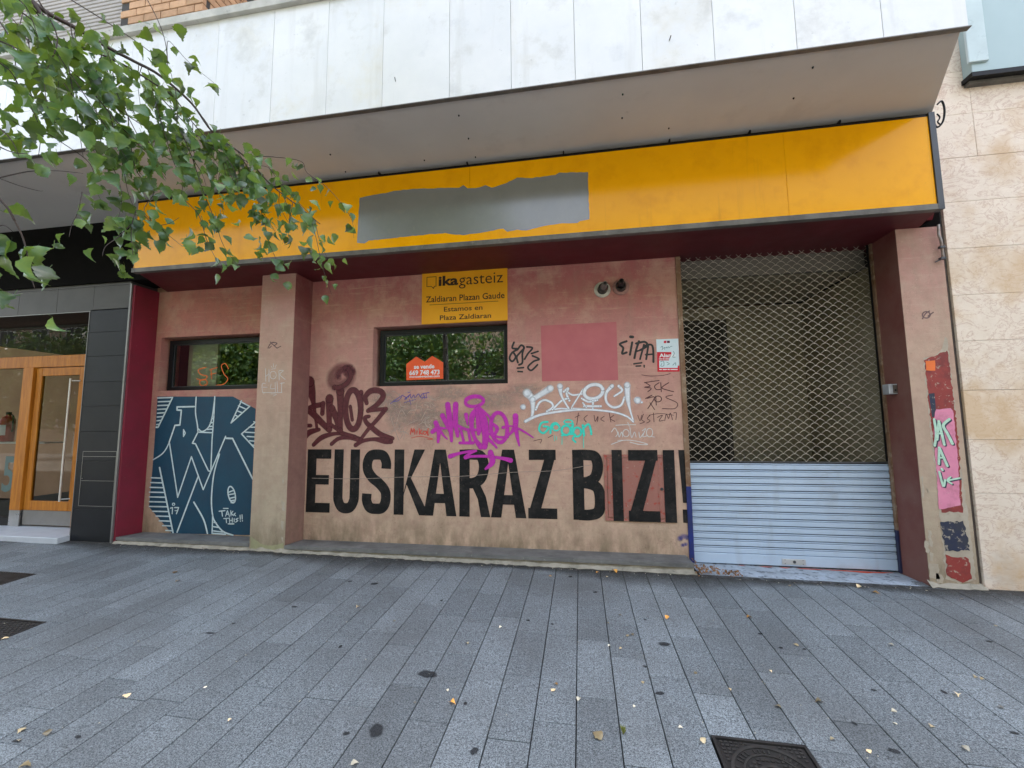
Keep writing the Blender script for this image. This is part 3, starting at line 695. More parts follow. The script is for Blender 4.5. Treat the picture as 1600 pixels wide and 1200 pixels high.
# ------------------------------------------------------------------ LEFT NEIGHBOUR: tiled entrance
ent = thing('entrance_building', 'black and grey tiled building entrance with a varnished wooden glass door', 'building', (-7, YP, .15))
DX1 = -1.4375*YP; DX0 = -9.2; ZL = CZ+.3449*YP
TX1 = XL-.036
obj('grout_wall', MB().box(DX1+.002, TX1, YP+.008, YP+.35, .03, ZL).box(-11.5, TX1, YP+.008, YP+.35, ZL, CZ+.555*YP), m_grout, ent)
# black tiles beside the door
rows = [CZ+ray(170, y).z*YP for y in (863, 796, 739, 675, 636, 601, 562, 519)]+[ZL]
tz = [CZ+P(175, y, YP).z-CZ for y in (863, 797, 720, 674, 634, 596, 556, 518, 482)]
for a, b in zip(tz[:-1], tz[1:]):
    t_ = obj('wall_tile', MB().bbox(DX1, TX1-.002, YP, YP+.0075, a+.0015, b-.0015, .0012), m_tileblack, ent)
hx = (P(130, 705, YP), P(178, 792, YP))
m_sl = M('slot_trim', (.28,.27,.25), rough=.4, metal=.4)
lx0, lz1, lx1, lz0 = hx[0].x, hx[0].z, hx[1].x-.02, hx[1].z
mh = obj('meter_hatch', MB().box(lx0, lx1, YP-.003, YP-.0006, lz1-.005, lz1).box(lx0, lx1, YP-.003, YP-.0006, lz0, lz0+.005).box(lx0, lx0+.005, YP-.003, YP-.0006, lz0+.005, lz1-.005).box(lx1-.005, lx1, YP-.003, YP-.0006, lz0+.005, lz1-.005).box(lx0+.005, lx1-.005, YP-.003, YP-.0006, lz1-.07, lz1-.065).box(lx0+.005, lx1-.005, YP-.003, YP-.0006, (lz0+lz1)/2-.03, (lz0+lz1)/2-.026), m_sl, ent)
obj('hatch_knob', MB().lathe((lx0+.03, YP-.008, (lz0+lz1)/2), (0, 1, 0), [(0, .001), (0, .006), (.006, .006)], 10), m_steel, mh)
# grey tiles over the door
zr = [ZL, CZ+ray(180,448).z*YP, CZ+ray(150,414).z*YP, CZ+.555*YP]
zr = [ZL, P(150, 448, YP).z, P(150, 413, YP).z, P(150, 380, YP).z]
xj = [P(x, y, YP).x for x, y in ((209,440),(147,460),(90,466),(30,470))]
xj[0] = TX1-.002
st = xj[2]-xj[1]
while xj[-1] > -11: xj.append(xj[-1]+st)
for j in range(3):
    for i in range(len(xj)-1):
        obj('wall_tile', MB().bbox(xj[i+1]+.0015, xj[i]-.0015, YP, YP+.0075, zr[j]+.0015, zr[j+1]-.0015, .0012), m_tile, ent)
obj('lintel_trim', MB().box(-11, DX1+.002, YP-.004, YP+.004, ZL-.008, ZL+.0005), m_trim, ent)
obj('corner_trim', MB().box(DX1-.009, DX1-.001, YP-.004, YP+.01, .14, ZL-.009), m_trim, ent)
# doorway
YD = YP+.34
def D(px, py): return P(px, py, YD)
obj('doorway', MB().quad((DX1,YP+.36,.1),(DX1,YD+.03,.1),(DX1,YD+.03,ZL),(DX1,YP+.36,ZL)).quad((-11,YP+.01,ZL-.012),(-11,YD+.1,ZL-.012),(DX1,YD+.1,ZL-.012),(DX1,YP+.01,ZL-.012)), m_black, ent)
zt0, zt1 = D(135, 572).z, D(135, 554).z
ztg = D(140, 507).z
xd1 = DX1-.004
tr = obj('transom', MB().bbox(-10.5, xd1, YD-.03, YD+.03, zt0, zt1, .004), m_wood, ent)
xp1 = D(52, 650).x; xp0 = D(36, 650).x
zsill = D(60, 797).z; zfl = D(60, 821).z
post = obj('door_post', MB().bbox(xp0, xp1, YD-.05, YD+.03, zsill, zt0-.001, .004), m_wood, ent)
obj('post_foot', MB().box(xp0, xp1, YD-.045, YD+.03, zfl-.01, zsill-.001), m_steel, post)
# door leaf
dx0, dx1 = xp1+.015, -1.4375*YD+.018
dzb, dzt = zfl+.01, zt0-.012
kick = zsill
stile = .10
obj('door_jamb', MB().box(dx1+.004, DX1-.001, YD-.03, YD+.03, zfl-.01, zt0-.001), m_wood, ent)
door = obj('door', MB().bbox(dx0, dx0+stile, YD-.018, YD+.022, kick, dzt, .004).bbox(dx1-stile*.8, dx1, YD-.018, YD+.022, kick, dzt, .004).bbox(dx0+stile+.001, dx1-stile*.8-.001, YD-.018, YD+.022, dzt-.115, dzt, .004).bbox(dx0+stile+.001, dx1-stile*.8-.001, YD-.018, YD+.022, kick, kick+.13, .004), m_wood, ent)
obj('kick_plate', MB().box(dx0, dx1, YD-.02, YD+.02, dzb, kick-.001), M('brushed_steel', (.30,.29,.28), (.24,.23,.22), 3, rough=.35, metal=.8), door)
obj('glass_pane', MB().quad((dx0+stile-.002, YD, kick+.128), (dx1-stile*.8+.002, YD, kick+.128), (dx1-stile*.8+.002, YD, dzt-.113), (dx0+stile-.002, YD, dzt-.113)), m_doorglass, door)
hxp = dx1-stile-.045
obj('door_handle', MB().tube([(hxp, YD-.075, kick+.14), (hxp, YD-.075, dzt-.17)], .013, 10).tube([(hxp, YD-.075, kick+.17), (hxp+.09, YD-.019, kick+.17)], .009, 6).tube([(hxp, YD-.075, dzt-.20), (hxp+.09, YD-.019, dzt-.20)], .009, 6), M('satin_steel', (.72, .71, .68), rough=.4, metal=.5), door)
tw = obj('transom_window', MB().box(-10.5, xd1, YD-.02, YD+.02, ztg-.02, ztg), m_wfr, ent)
obj('glass_pane', MB().quad((-10.5, YD, zt1), (xd1, YD, zt1), (xd1, YD, ztg-.018), (-10.5, YD, ztg-.018)), m_doorglass, tw)
sw_ = obj('side_window', MB().box(-10.5, xp0-.001, YD-.03, YD+.03, zfl-.01, zsill-.1), m_black, ent)
obj('glass_pane', MB().quad((-10.5, YD, zsill-.1), (xp0, YD, zsill-.1), (xp0, YD, zt0), (-10.5, YD, zt0)), m_doorglass, sw_)
obj('doorstep', MB().bbox(-11, DX1-.002, YP-.135, YD+.04, .02, zfl-.012, .006), m_stepwhite, ent)
# hall behind the door
hb = MB().quad((-11,8.6,.2),(DX1+.3,8.6,.2),(DX1+.3,8.6,3.2),(-11,8.6,3.2)).quad((-11,YD+.05,.25),(DX1+.3,YD+.05,.25),(DX1+.3,8.6,.25),(-11,8.6,.25)).quad((DX1+.3,YD+.05,3.2),(DX1+.3,8.6,3.2),(DX1+.3,8.6,.2),(DX1+.3,YD+.05,.2)).quad((-11,YD+.05,3.2),(-11,8.6,3.2),(DX1+.3,8.6,3.2),(DX1+.3,YD+.05,3.2))
obj('hall', hb, M('hall_plaster', (.05,.052,.045), rough=.8), ent)
obj('inner_shelf', MB().box(-10.4, xp0+.05, YD+.25, YD+.5, P(10,693,YD+.3).z, P(10,693,YD+.3).z+.02), m_white, ent)
fe = thing('fire_extinguisher', 'red fire extinguisher with a white label behind the glass beside the door', 'fire extinguisher', D(8, 690)+Vector((0,.35,0)))
ex = P(9, 690, YD+.37)
obj('cylinder', MB().lathe(ex, (0,0,1), [(0,.001),(0,.075),(.02,.085),(.33,.085),(.385,.06),(.40,.03),(.42,.03)], 20), M('extinguisher_red', (.45,.01,.01), rough=.3), fe, smooth=True)
obj('valve', MB().box(ex.x-.02, ex.x+.03, ex.y-.02, ex.y+.02, ex.z+.42, ex.z+.46).tube([(ex.x+.03,ex.y,ex.z+.44),(ex.x+.10,ex.y,ex.z+.40),(ex.x+.10,ex.y,ex.z+.15)], .009, 6), m_black, fe)
lb = MB(); 
lb.add([(ex.x+.0865*math.sin(R(a)), ex.y-.0865*math.cos(R(a)), ex.z+zq) for zq in (.10,.26) for a in range(-50, 51, 10)], [(i, i+1, 12+i, 11+i) for i in range(10)])
obj('label', lb, m_white, fe)

# ------------------------------------------------------------------ RIGHT NEIGHBOUR: limestone facade
stone = thing('limestone_building', 'cream veined limestone facade with a pale teal glass bay above', 'building', (5, YP, .1))
SX = XR1+.03; YS2 = YP-.012
obj('backing_wall', MB().box(SX-.01, 14, YS2+.032, YP+8, .0, 13.5), m_grout, stone)
zz = [P(1500, y, YS2).z for y in (940, 770, 687, 610, 533, 461, 388, 315, 246)]
zz[0] = .06
d = zz[-1]-zz[-2]
while zz[-1] < 6.5: zz.append(zz[-1]+d)
gx = .8585*4.44; gz = CZ+.7495*4.44
j1 = P(1520, 180, YS2).x
for j in range(len(zz)-1):
    x = SX; first = True
    w0 = (j1-SX) if j >= 8 else (1.25 if j % 2 else 1.25)
    while x < 6.5:
        wd = w0 if first else 1.25; first = False
        obj('stone_panel', MB().bbox(x+.0012, x+wd-.0012, YS2+random.uniform(-.001,.001), YS2+.03, zz[j]+.0012, zz[j+1]-.0012, .0015), m_stone, stone); x += wd
obj('party_joint', MB().box(XR1+.001, SX-.002, YP+.012, YP+.05, .06, ZS), M('joint_mastic', (.11,.085,.07), (.06,.05,.045), 9, rough=.9), stone)
m_teal = M('teal_bay_panel', (.34, .44, .44), (.32, .42, .42), 2, rough=.25, rvar=.05, coat=.3)
bay = obj('glass_bay', MB().bbox(gx, 7.5, YS2-.10, YS2-.002, gz, 7.5, .004), m_teal, stone)
obj('bay_edge', MB().bbox(gx-.035, gx+.13, YS2-.125, YS2-.101, gz+.10, 7.5, .004), M('teal_edge_strip', (.52,.62,.62), rough=.3), bay)
obj('bay_sill', MB().box(gx-.02, 7.5, YS2-.12, YS2-.004, gz-.045, gz-.001), m_black, bay)
obj('bay_flashing', MB().box(gx, 7.5, YS2-.06, YS2-.004, gz-.075, gz-.046), m_edge, bay)
# ------------------------------------------------------------------ PAINTED MARKS
LAY = [0]
def smoothp(pts, n=6):
    if len(pts) < 3: return pts
    out = []
    for i in range(len(pts)-1):
        p0 = pts[max(i-1, 0)]; p1 = pts[i]; p2 = pts[i+1]; p3 = pts[min(i+2, len(pts)-1)]
        for k in range(n):
            t = k/n
            out.append(tuple(.5*((2*p1[j])+(-p0[j]+p2[j])*t+(2*p0[j]-5*p1[j]+4*p2[j]-p3[j])*t*t+(-p0[j]+3*p1[j]-3*p2[j]+p3[j])*t**3) for j in range(len(p1))))
    out.append(tuple(pts[-1])); return out
def stroke(mb, pts, wd, Y, core=.6, sm=True, base=.0016, cap=True):
    """pts in pixels of the survey photograph; wd: width in pixels (number or list)"""
    n = len(pts); ws = wd if isinstance(wd, (list, tuple)) else [wd]*n
    q = [(x, y, w_) for (x, y), w_ in zip(pts, ws)]
    if sm: q = smoothp(q)
    L = []
    for x, y, w_ in q:
        p = P(x, y, Y); k = (P(x+1, y, Y)-p).length
        L.append((p.x, p.z, max(.3, w_)*k/2))
    def yo():
        LAY[0] = (LAY[0]+1) % 40
        return Y-base-LAY[0]*.00003
    m_ = len(L); vs = []; al = []; y0 = yo()
    for i, (x, z, h) in enumerate(L):
        a = L[max(i-1, 0)]; b = L[min(i+1, m_-1)]
        dx, dz = b[0]-a[0], b[1]-a[1]; l = math.hypot(dx, dz) or 1; nx, nz = -dz/l, dx/l
        yy = y0-i*.0000015
        for t, a_ in ((1, 0), (core, 1), (-core, 1), (-1, 0)):
            vs.append((x+nx*h*t, yy, z+nz*h*t)); al.append(a_ if core < .97 else 1)
    fs = []
    for i in range(m_-1):
        for j in range(3): fs.append((i*4+j, i*4+j+1, (i+1)*4+j+1, (i+1)*4+j))
    mb.add(vs, fs, al)
    if cap:
        for (x, z, h) in ((L[0], L[-1]) if sm else L):
            y0 = yo(); k = 12
            mb.add([(x, y0, z)]+[(x+h*core*math.cos(6.2832*j/k), y0, z+h*core*math.sin(6.2832*j/k)) for j in range(k)]+[(x+h*math.cos(6.2832*j/k), y0, z+h*math.sin(6.2832*j/k)) for j in range(k)],
                   [(0, 1+j, 1+(j+1)%k) for j in range(k)]+[(1+j, 1+k+j, 1+k+(j+1)%k, 1+(j+1)%k) for j in range(k)], [1]*(k+1)+[0 if core < .97 else 1]*k)
def oval(cx, cy, rx, ry, rot=0, n=14, a0=0, a1=360):
    c, s = math.cos(R(rot)), math.sin(R(rot)); out = []
    for i in range(n+1):
        q = R(a0+(a1-a0)*i/n); x, y = rx*math.cos(q), ry*math.sin(q); out.append((cx+x*c-y*s, cy+x*s+y*c))
    return out
def tagmesh(name, strokes, Y, mat, parent, T, core=.6, label=None, base=.0016, wk=1.18, sm=True):
    ox, oy, k = T; mb = MB()
    for st_ in strokes:
        pts, wd = st_[0], st_[1]; s_ = st_[2] if len(st_) > 2 else sm
        w_ = [q*wk/k for q in wd] if isinstance(wd, (list, tuple)) else wd*wk/k
        q_ = [(ox+x/k, oy+y/k) for x, y in pts]
        if s_ or len(q_) < 3: stroke(mb, q_, w_, Y, core, s_, base)
        else:
            for a_, b_ in zip(q_[:-1], q_[1:]): stroke(mb, [a_, b_], w_, Y, core, False, base)
    return obj(name, mb, mat, parent, label=label)

# ---- the slogan, letter by letter
zA = CZ-.0624*YW; zB = CZ-.2225*YW; Hh = zA-zB
class LT:
    def __init__(s, px0, px1):
        s.x0 = P(px0, 755, YW).x; s.w = P(px1, 755, YW).x-s.x0; s.mb = MB(); s.n = 0
    def y(s): s.n += 1; return YW-.0030-s.n*.00008
    def pl(s, pts):
        q = [(s.x0+x*s.w, s.yy, zB+z*Hh) for x, z in pts]
        a = sum(q[i][0]*q[(i+1)%len(q)][2]-q[(i+1)%len(q)][0]*q[i][2] for i in range(len(q)))
        s.mb.poly(q if a > 0 else q[::-1])
    def p(s, *pts): s.yy = s.y(); s.pl(pts); return s
    def band(s, pts, t):
        """constant-width curved stroke; pts in metres inside the letter box"""
        q = smoothp([(a, b) for a, b in pts], 8); yy = s.y(); vs = []; m_ = len(q)
        for i, (x, z) in enumerate(q):
            a = q[max(i-1, 0)]; b = q[min(i+1, m_-1)]; dx, dz = b[0]-a[0], b[1]-a[1]; l = math.hypot(dx, dz)
            nx, nz = -dz/l*t/2, dx/l*t/2
            vs += [(s.x0+x+nx, yy-i*1e-6, zB+z+nz), (s.x0+x-nx, yy-i*1e-6, zB+z-nz)]
        s.mb.add(vs, [(2*i, 2*i+1, 2*i+3, 2*i+2) for i in range(m_-1)]); return s
    def done(s): return obj('painted_letter', s.mb, m_blackpaint, wall)
T_ = .124
def Bar(l, x0, x1, z0, z1): l.p((x0, z0), (x1, z0), (x1, z1), (x0, z1))
hb_ = .15
l = LT(479.5, 516.5); t = T_/l.w
Bar(l, 0, t, 0, 1); Bar(l, 0, 1, 0, hb_); Bar(l, 0, 1, 1-hb_, 1); Bar(l, 0, .93, .44, .44+hb_); l.done()
l = LT(521.5, 561.5); W = l.w; h = T_/2
l.band([(h, Hh), (h, Hh*.6), (h, W*.62), (h*1.15, W*.42), (W*.32, h*1.25), (W/2, h*.95), (W*.68, h*1.25), (W-h*1.15, W*.42), (W-h, W*.62), (W-h, Hh*.6), (W-h, Hh)], T_); l.done()
l = LT(566.5, 610.5); W = l.w
l.band([(W-h, Hh*.70), (W-h, Hh*.80), (W*.72, Hh-h*1.25), (W/2, Hh-h), (W*.28, Hh-h*1.25), (h, Hh*.80), (h*1.1, Hh*.67), (W*.36, Hh*.555), (W*.60, Hh*.47), (W-h*1.1, Hh*.35), (W-h, Hh*.20), (W*.72, h*1.25), (W/2, h), (W*.28, h*1.25), (h, Hh*.20), (h, Hh*.31)], T_); l.done()
l = LT(616, 676); t = T_/l.w
Bar(l, 0, t, 0, 1); l.p((t, .34), (.52, 1), (.80, 1), (.44, .56), (.92, 0), (.66, 0), (.33, .46), (t, .30)); l.done()
def A_(x0, x1):
    l = LT(x0, x1); t = T_/l.w
    l.p((0, 0), (t*.98, 0), (.5, .80), (.5, 1), (.33, 1)); l.p((1, 0), (1-t*.98, 0), (.5, .80), (.5, 1), (.67, 1)); Bar(l, .26, .74, .19, .33); l.done()
A_(662, 713.5)
l = LT(718, 766); W = l.w; t = T_/W
Bar(l, 0, t, 0, 1)
l.band([(h, Hh*(1-hb_/2)), (W*.45, Hh*(1-hb_/2)), (W*.70, Hh*.90), (W*.80, Hh*.74), (W*.70, Hh*.57), (W*.45, Hh*.50), (h, Hh*.50)], T_*.97); l.p((.40, .46), (.62, .53), (.86, .30), (1, 0), (.70, 0), (.60, .26)); l.done()
A_(767, 822)
def Z_(x0, x1):
    l = LT(x0, x1); t = T_/l.w
    Bar(l, .04, .98, 1-hb_, 1); Bar(l, 0, 1, 0, hb_); l.p((0, hb_*.4), (t*1.05, hb_*.4), (.98, 1-hb_*.5), (.98-t*1.05, 1-hb_*.9)); l.done()
Z_(825, 870)
l = LT(895, 946); W = l.w; t = T_/W
Bar(l, 0, t, 0, 1)
l.band([(h, Hh*(1-hb_/2)), (W*.45, Hh*(1-hb_/2)), (W*.70, Hh*.90), (W*.78, Hh*.76), (W*.68, Hh*.60), (W*.42, Hh*.535), (h, Hh*.535)], T_*.95)
l.band([(h, Hh*.525), (W*.5, Hh*.515), (W*.76, Hh*.45), (W-h, Hh*.28), (W*.76, Hh*.12), (W*.5, Hh*.072), (h, Hh*.072)], T_*.95); l.done()
YW_ = YW; YW = YW_-.0125            # three letters lie on the hatch
l = LT(957, 973); Bar(l, 0, 1, 0, 1); l.done()
Z_(981, 1030)
YW = YW_
l = LT(1037, 1055); YW = YW_-.0125; Bar(l, 0, 1, 0, 1); YW = YW_; l.done()
l = LT(1062, 1073); l.p((0, 1), (1.0, 1), (1, .27), (.35, .27)); Bar(l, .25, 1, 0, .18); l.done()

# ---- spray tags
mk = lambda n, c, **k: spray(n, c, **k)
s_maroon = mk('maroon_spray', (.075, .008, .013), dens=1.0, c2=(.125, .022, .028)); s_mist = mk('maroon_mist', (.16, .03, .04), dens=.55, grain=.3, gscale=25)
s_mag = mk('magenta_spray', (.56, .025, .42), c2=(.44, .02, .34)); s_white = mk('white_spray', (.80, .84, .88), dens=1, grain=.08); s_thinw = mk('white_marker', (.78, .76, .72), dens=.9)
s_blk = mk('black_spray', (.02, .022, .02)); s_mark = mk('black_marker', (.10, .03, .035), dens=.85); s_turq = mk('turquoise_spray', (.05, .72, .56), c2=(.04, .62, .5))
s_red = mk('red_marker', (.66, .05, .03)); s_blue = mk('violet_marker', (.09, .07, .33), dens=.9); s_orange = mk('orange_spray', (.85, .17, .02)); s_scr = mk('scratched_paint', (.62, .50, .42), dens=.7, grain=.35, gscale=90)
s_dull = mk('faded_grey_tag', (.17, .10, .10), dens=.7); s_mural = mk('mural_white_line', (.62, .74, .76), dens=1)
KN = (460, 560, 8)
tagmesh('graffiti_tag', [([(185,290),(215,430),(240,560),(262,720),(285,890)], [140,110,60,42,40]), ([(350,575),(240,600),(160,640)], 66), ([(150,645),(240,700),(330,790),(430,890)], [50,80,80,70]),
  ([(440,500),(435,700),(440,890)], [110,75,75]), ([(360,560),(350,690)], 60), ([(470,620),(530,760),(570,900)], 85), ([(575,410),(575,650),(575,900)], [110,75,70]),
  (oval(735,640,95,245), 78), ([(835,420),(830,640),(800,830)], [60,70,40]), ([(700,600),(725,770)], 45),
  ([(905,560),(890,480),(960,405),(1075,410),(1110,480),(1030,580),(920,655)], [55,65,75,75,75,65,55]), ([(920,655),(1040,640),(1150,632)], 50), ([(1140,635),(1040,760),(930,880),(830,1010)], [60,55,50,45]),
  ([(935,725),(885,740),(900,800),(980,875),(1080,950),(1230,1000)], [45,55,60,70,70,50]), ([(110,1020),(180,930),(310,890)], [60,75,45]), ([(240,1080),(350,985),(520,940),(680,960),(810,1000)], [50,65,45,50,45]),
  ([(465,1070),(560,1000),(700,990),(820,1030)], [50,50,55,50]), ([(765,1085),(860,1030),(1000,1010),(1130,1030),(1210,1040)], [55,50,50,80,60]), ([(150,840),(205,840)], 48),
  ([(460,830),(530,880),(600,930),(760,980)], 50)], YW, s_maroon, wall, KN, core=.8, label='large maroon sprayed tag', wk=1.02)
tagmesh('graffiti_halo', [(oval(590,235,125,95,-38), [150]*15), (oval(640,190,95,60,-20,a0=160,a1=380), 70)], YW, s_mist, wall, KN, core=.45, base=.0028)
tagmesh('graffiti_halo', [(oval(570,240,150,110,-38,a0=-30,a1=150), 60)], YW, s_maroon, wall, KN, core=.5, base=.0036)
MG = (600, 590, 6.667)
tagmesh('graffiti_tag', [([(540,470),(570,560),(565,670)], [50,45,28]), ([(505,565),(560,530),(650,530)], [42,40,14]), ([(580,540),(620,600),(660,640)], [28,22,14]),
  ([(665,280),(690,470),(705,660)], [55,55,30]), ([(610,395),(650,480),(690,560)], [50,42,34]), ([(748,280),(745,450),(765,610)], [58,55,30]), ([(700,560),(735,440),(755,380)], 30),
  ([(855,385),(870,490)], [42,16]), ([(770,500),(860,540),(960,545)], 28), ([(800,540),(830,660)], 28), ([(880,550),(900,670)], 28), ([(790,680),(930,680)], [28,34]), ([(770,560),(770,610)], 30),
  ([(985,315),(920,400),(915,520),(950,640),(1010,720)], [50,60,45,40,60]), ([(980,330),(1000,480),(985,590)], [60,80,30]), ([(1000,330),(1040,450),(1060,600),(1050,720)], [40,80,70,60]), ([(1000,320),(1090,400),(1110,440)], [30,24,20]),
  ([(1030,580),(1110,590),(1200,620),(1290,620)], 26), ([(1060,620),(1120,670),(1175,730)], [40,34,20]), (oval(1200,520,85,155,-5), 40), ([(1130,480),(1180,530),(1150,600)], [30,40,30]), ([(1240,520),(1310,505),(1380,510)], [34,18,18]),
  ([(1370,400),(1368,500),(1310,590),(1240,630)], [60,55,24,20]), ([(1370,500),(1390,620),(1410,710)], [50,36,16]), ([(1400,530),(1480,575),(1555,625)], [24,20,12]),
  (oval(945,250,95,50,-8), 34), (oval(935,225,85,35,-8,a0=170,a1=360), 26),
  ([(690,820),(780,790),(900,768),(960,762)], [48,30,26,24]), ([(950,765),(880,800),(845,835),(920,820),(1080,820),(1230,840),(1320,862)], [24,26,32,26,30,34,50]), ([(1110,780),(1130,880),(1060,950)], [60,60,24])],
  YW, s_mag, wall, MG, core=.86, label='bright magenta sprayed tag with a halo', base=.0048, wk=1.06)
tagmesh('graffiti_tag', [([(275,590),(285,530)], 9), ([(285,530),(300,570),(315,525),(322,590)], 9), ([(345,555),(342,590)], 9), ([(365,530),(372,590)], 9), ([(395,545),(375,570),(400,590)], 9), (oval(425,575,18,16), 8), ([(460,530),(455,600)], 9), ([(445,560),(465,600)], 8), ([(285,630),(370,612),(450,625),(510,640),(450,642)], [5,5,5,6,5])], YW, s_red, wall, MG, core=.8, label='small red handwritten name')
tagmesh('graffiti_tag', [([(70,270),(130,225),(200,180)], 7), ([(90,250),(150,240),(185,200)], 7), ([(200,190),(240,215),(215,225),(280,170)], 7), ([(250,160),(275,150)], 6), ([(250,210),(270,180),(285,215),(310,180),(320,210)], 7), ([(330,205),(360,170),(380,200),(400,170),(470,155)], 7), ([(380,210),(450,205)], 6), ([(215,260),(300,235),(330,228)], 6), ([(265,225),(280,280)], 6), ([(410,165),(425,220)], 6), ([(440,160),(445,215)], 5), ([(390,225),(430,190)], 5)], YW, s_blue, wall, MG, core=.8, label='thin violet marker scrawl')
rj = random.Random(4); sc_ = []
for i in range(34):
    x, y = rj.uniform(60, 520), rj.uniform(120, 560)
    a = rj.uniform(0, 3.14); ln = rj.uniform(40, 130)
    sc_.append(([(x, y), (x+ln*.5*math.cos(a)+rj.uniform(-25, 25), y+ln*.5*math.sin(a)+rj.uniform(-25, 25)), (x+ln*math.cos(a), y+ln*math.sin(a))], rj.uniform(4, 7)))
tagmesh('scratches', sc_+[([(480,410),(430,440),(440,500),(500,530)], 9), ([(75,420),(110,530),(155,650)], 6), ([(170,570),(210,560),(230,580)], 6), ([(120,520),(175,340),(230,400)], 5)], YW, s_scr, wall, MG, core=.6, label='pale scratched letters')
# scrubbed paler area under the window
mb = MB()
for (cx, cy, rx, ry) in ((660,640,48,24),(705,615,38,14),(770,625,45,18),(690,660,60,22),(820,610,34,14),(620,650,26,30),(745,660,50,20),(600,630,30,24)):
    c_ = P(cx, cy, YW); k = (P(cx+1, cy, YW)-c_).length; n = 20; LAY[0] += 1
    rj2 = random.Random(cx); y_ = YW-.0006-(LAY[0] % 30)*.00002
    rad = [rj2.uniform(.75, 1.2) for _ in range(n)]
    mb.add([(c_.x, y_, c_.z)]+[(c_.x+.5*rx*k*rad[j]*math.cos(6.2832*j/n), y_, c_.z+.5*ry*k*rad[j]*math.sin(6.2832*j/n)) for j in range(n)]+[(c_.x+rx*k*rad[j]*math.cos(6.2832*j/n), y_, c_.z+ry*k*rad[j]*math.sin(6.2832*j/n)) for j in range(n)],
       [(0, 1+j, 1+(j+1)%n) for j in range(n)]+[(1+j, 1+n+j, 1+n+(j+1)%n, 1+(j+1)%n) for j in range(n)], [.8]*(n+1)+[0]*n)
obj('scrubbed_patch', mb, spray('scrubbed_plaster', (.50, .38, .31), .6, .75, 22, .9), wall)
WG = (790, 500, 5.714)
tagmesh('graffiti_tag', [([(190,650),(240,720),(235,860),(180,905)], [70,50,24,28]), ([(240,710),(320,660),(400,610)], [50,50,60]), ([(270,800),(300,740),(350,715),(410,740),(420,780),(370,815)], 22),
  ([(420,800),(500,720),(560,700)], 20), ([(485,590),(500,680),(570,800)], [50,24,18]), ([(420,800),(500,790),(590,800)], 16), ([(520,640),(560,610),(545,660),(570,720)], 22), ([(550,640),(600,670),(680,660)], 18), ([(690,620),(590,780)], 16), ([(590,790),(700,795)], 16),
  (oval(785,640,85,62,-15), 34), ([(680,700),(740,730),(820,715)], 20), ([(780,720),(778,790)], 20), ([(700,770),(850,770)], 22), ([(690,740),(720,780)], 16),
  ([(950,590),(900,650),(900,730),(960,780),(1030,760),(1060,690)], [40,28,24,24,22,20]), ([(1010,590),(1040,630),(970,680)], [28,22,18]), ([(1085,580),(1090,700),(1110,800),(1140,900)], [56,44,20,16]),
  ([(175,905),(300,850),(500,815),(720,800),(950,820),(1080,860),(1140,910)], [28,24,22,20,20,18,16]), ([(155,775),(157,778)], 46), ([(1175,715),(1178,718)], 60), ([(1215,735),(1216,736)], 20)],
  YW, s_white, wall, WG, core=.4, label='white sprayed tag with a sweeping underline', wk=1.3)
tagmesh('graffiti_tag', [([(75,200),(60,250),(110,260),(60,290),(35,340),(60,370),(90,330),(70,290)], 16), ([(110,260),(140,225),(165,250),(130,290),(100,330),(110,380)], 16), ([(165,250),(150,300),(150,380),(120,400)], 16), ([(190,240),(240,250),(200,300),(170,350)], 15), ([(230,300),(290,280)], 14), ([(240,320),(300,350),(250,370),(200,420),(230,450),(285,400)], 15), ([(105,430),(160,425)], 14), ([(110,460),(150,462)], 13)], YW, s_blk, wall, WG, core=.82, label='black sprayed tag beside the window')
tagmesh('graffiti_tag', [([(1080,190),(1020,215),(1050,250),(1040,300),(1080,290)], 18), ([(1130,200),(1110,310)], 18), ([(1115,150),(1135,152)], 24), ([(1190,190),(1165,270),(1150,340)], 18), ([(1165,210),(1240,195),(1265,230),(1200,270)], 18), ([(1170,280),(1215,265)], 14), ([(1235,220),(1200,350)], 15), ([(1275,220),(1255,350)], 16), ([(1240,230),(1310,230),(1320,375)], 17), ([(1250,310),(1320,305)], 14), ([(1145,392),(1215,382)], 13), ([(1165,412),(1205,410)], 13), ([(1236,405),(1238,408)], 12), ([(1236,418),(1238,420)], 12)], YW, s_blk, wall, WG, core=.82, label='black sprayed tag left of the alarm sticker')
tagmesh('graffiti_tag', [([(375,910),(320,920),(300,980),(340,1010),(385,960),(340,950)], 18), ([(400,1010),(410,940),(450,920),(480,950)], 18), (oval(450,960,30,28), 14), (oval(540,985,40,42), 20), (oval(560,910,38,18), 12), ([(600,930),(590,1010)], 22), (oval(640,1000,35,40), 18), ([(690,940),(700,1030)], 20), ([(700,960),(740,930),(760,980),(765,1020)], 18), ([(500,1030),(620,1020),(600,1060),(625,1090)], [14,14,18,16]),
  ([(505,1040),(503,1110)], 6), ([(695,1030),(697,1140)], 6), ([(438,1030),(436,1080)], 5), ([(455,1040),(455,1070)], 5)], YW, s_turq, wall, WG, core=.82, label='turquoise sprayed tag with drips', base=.003)
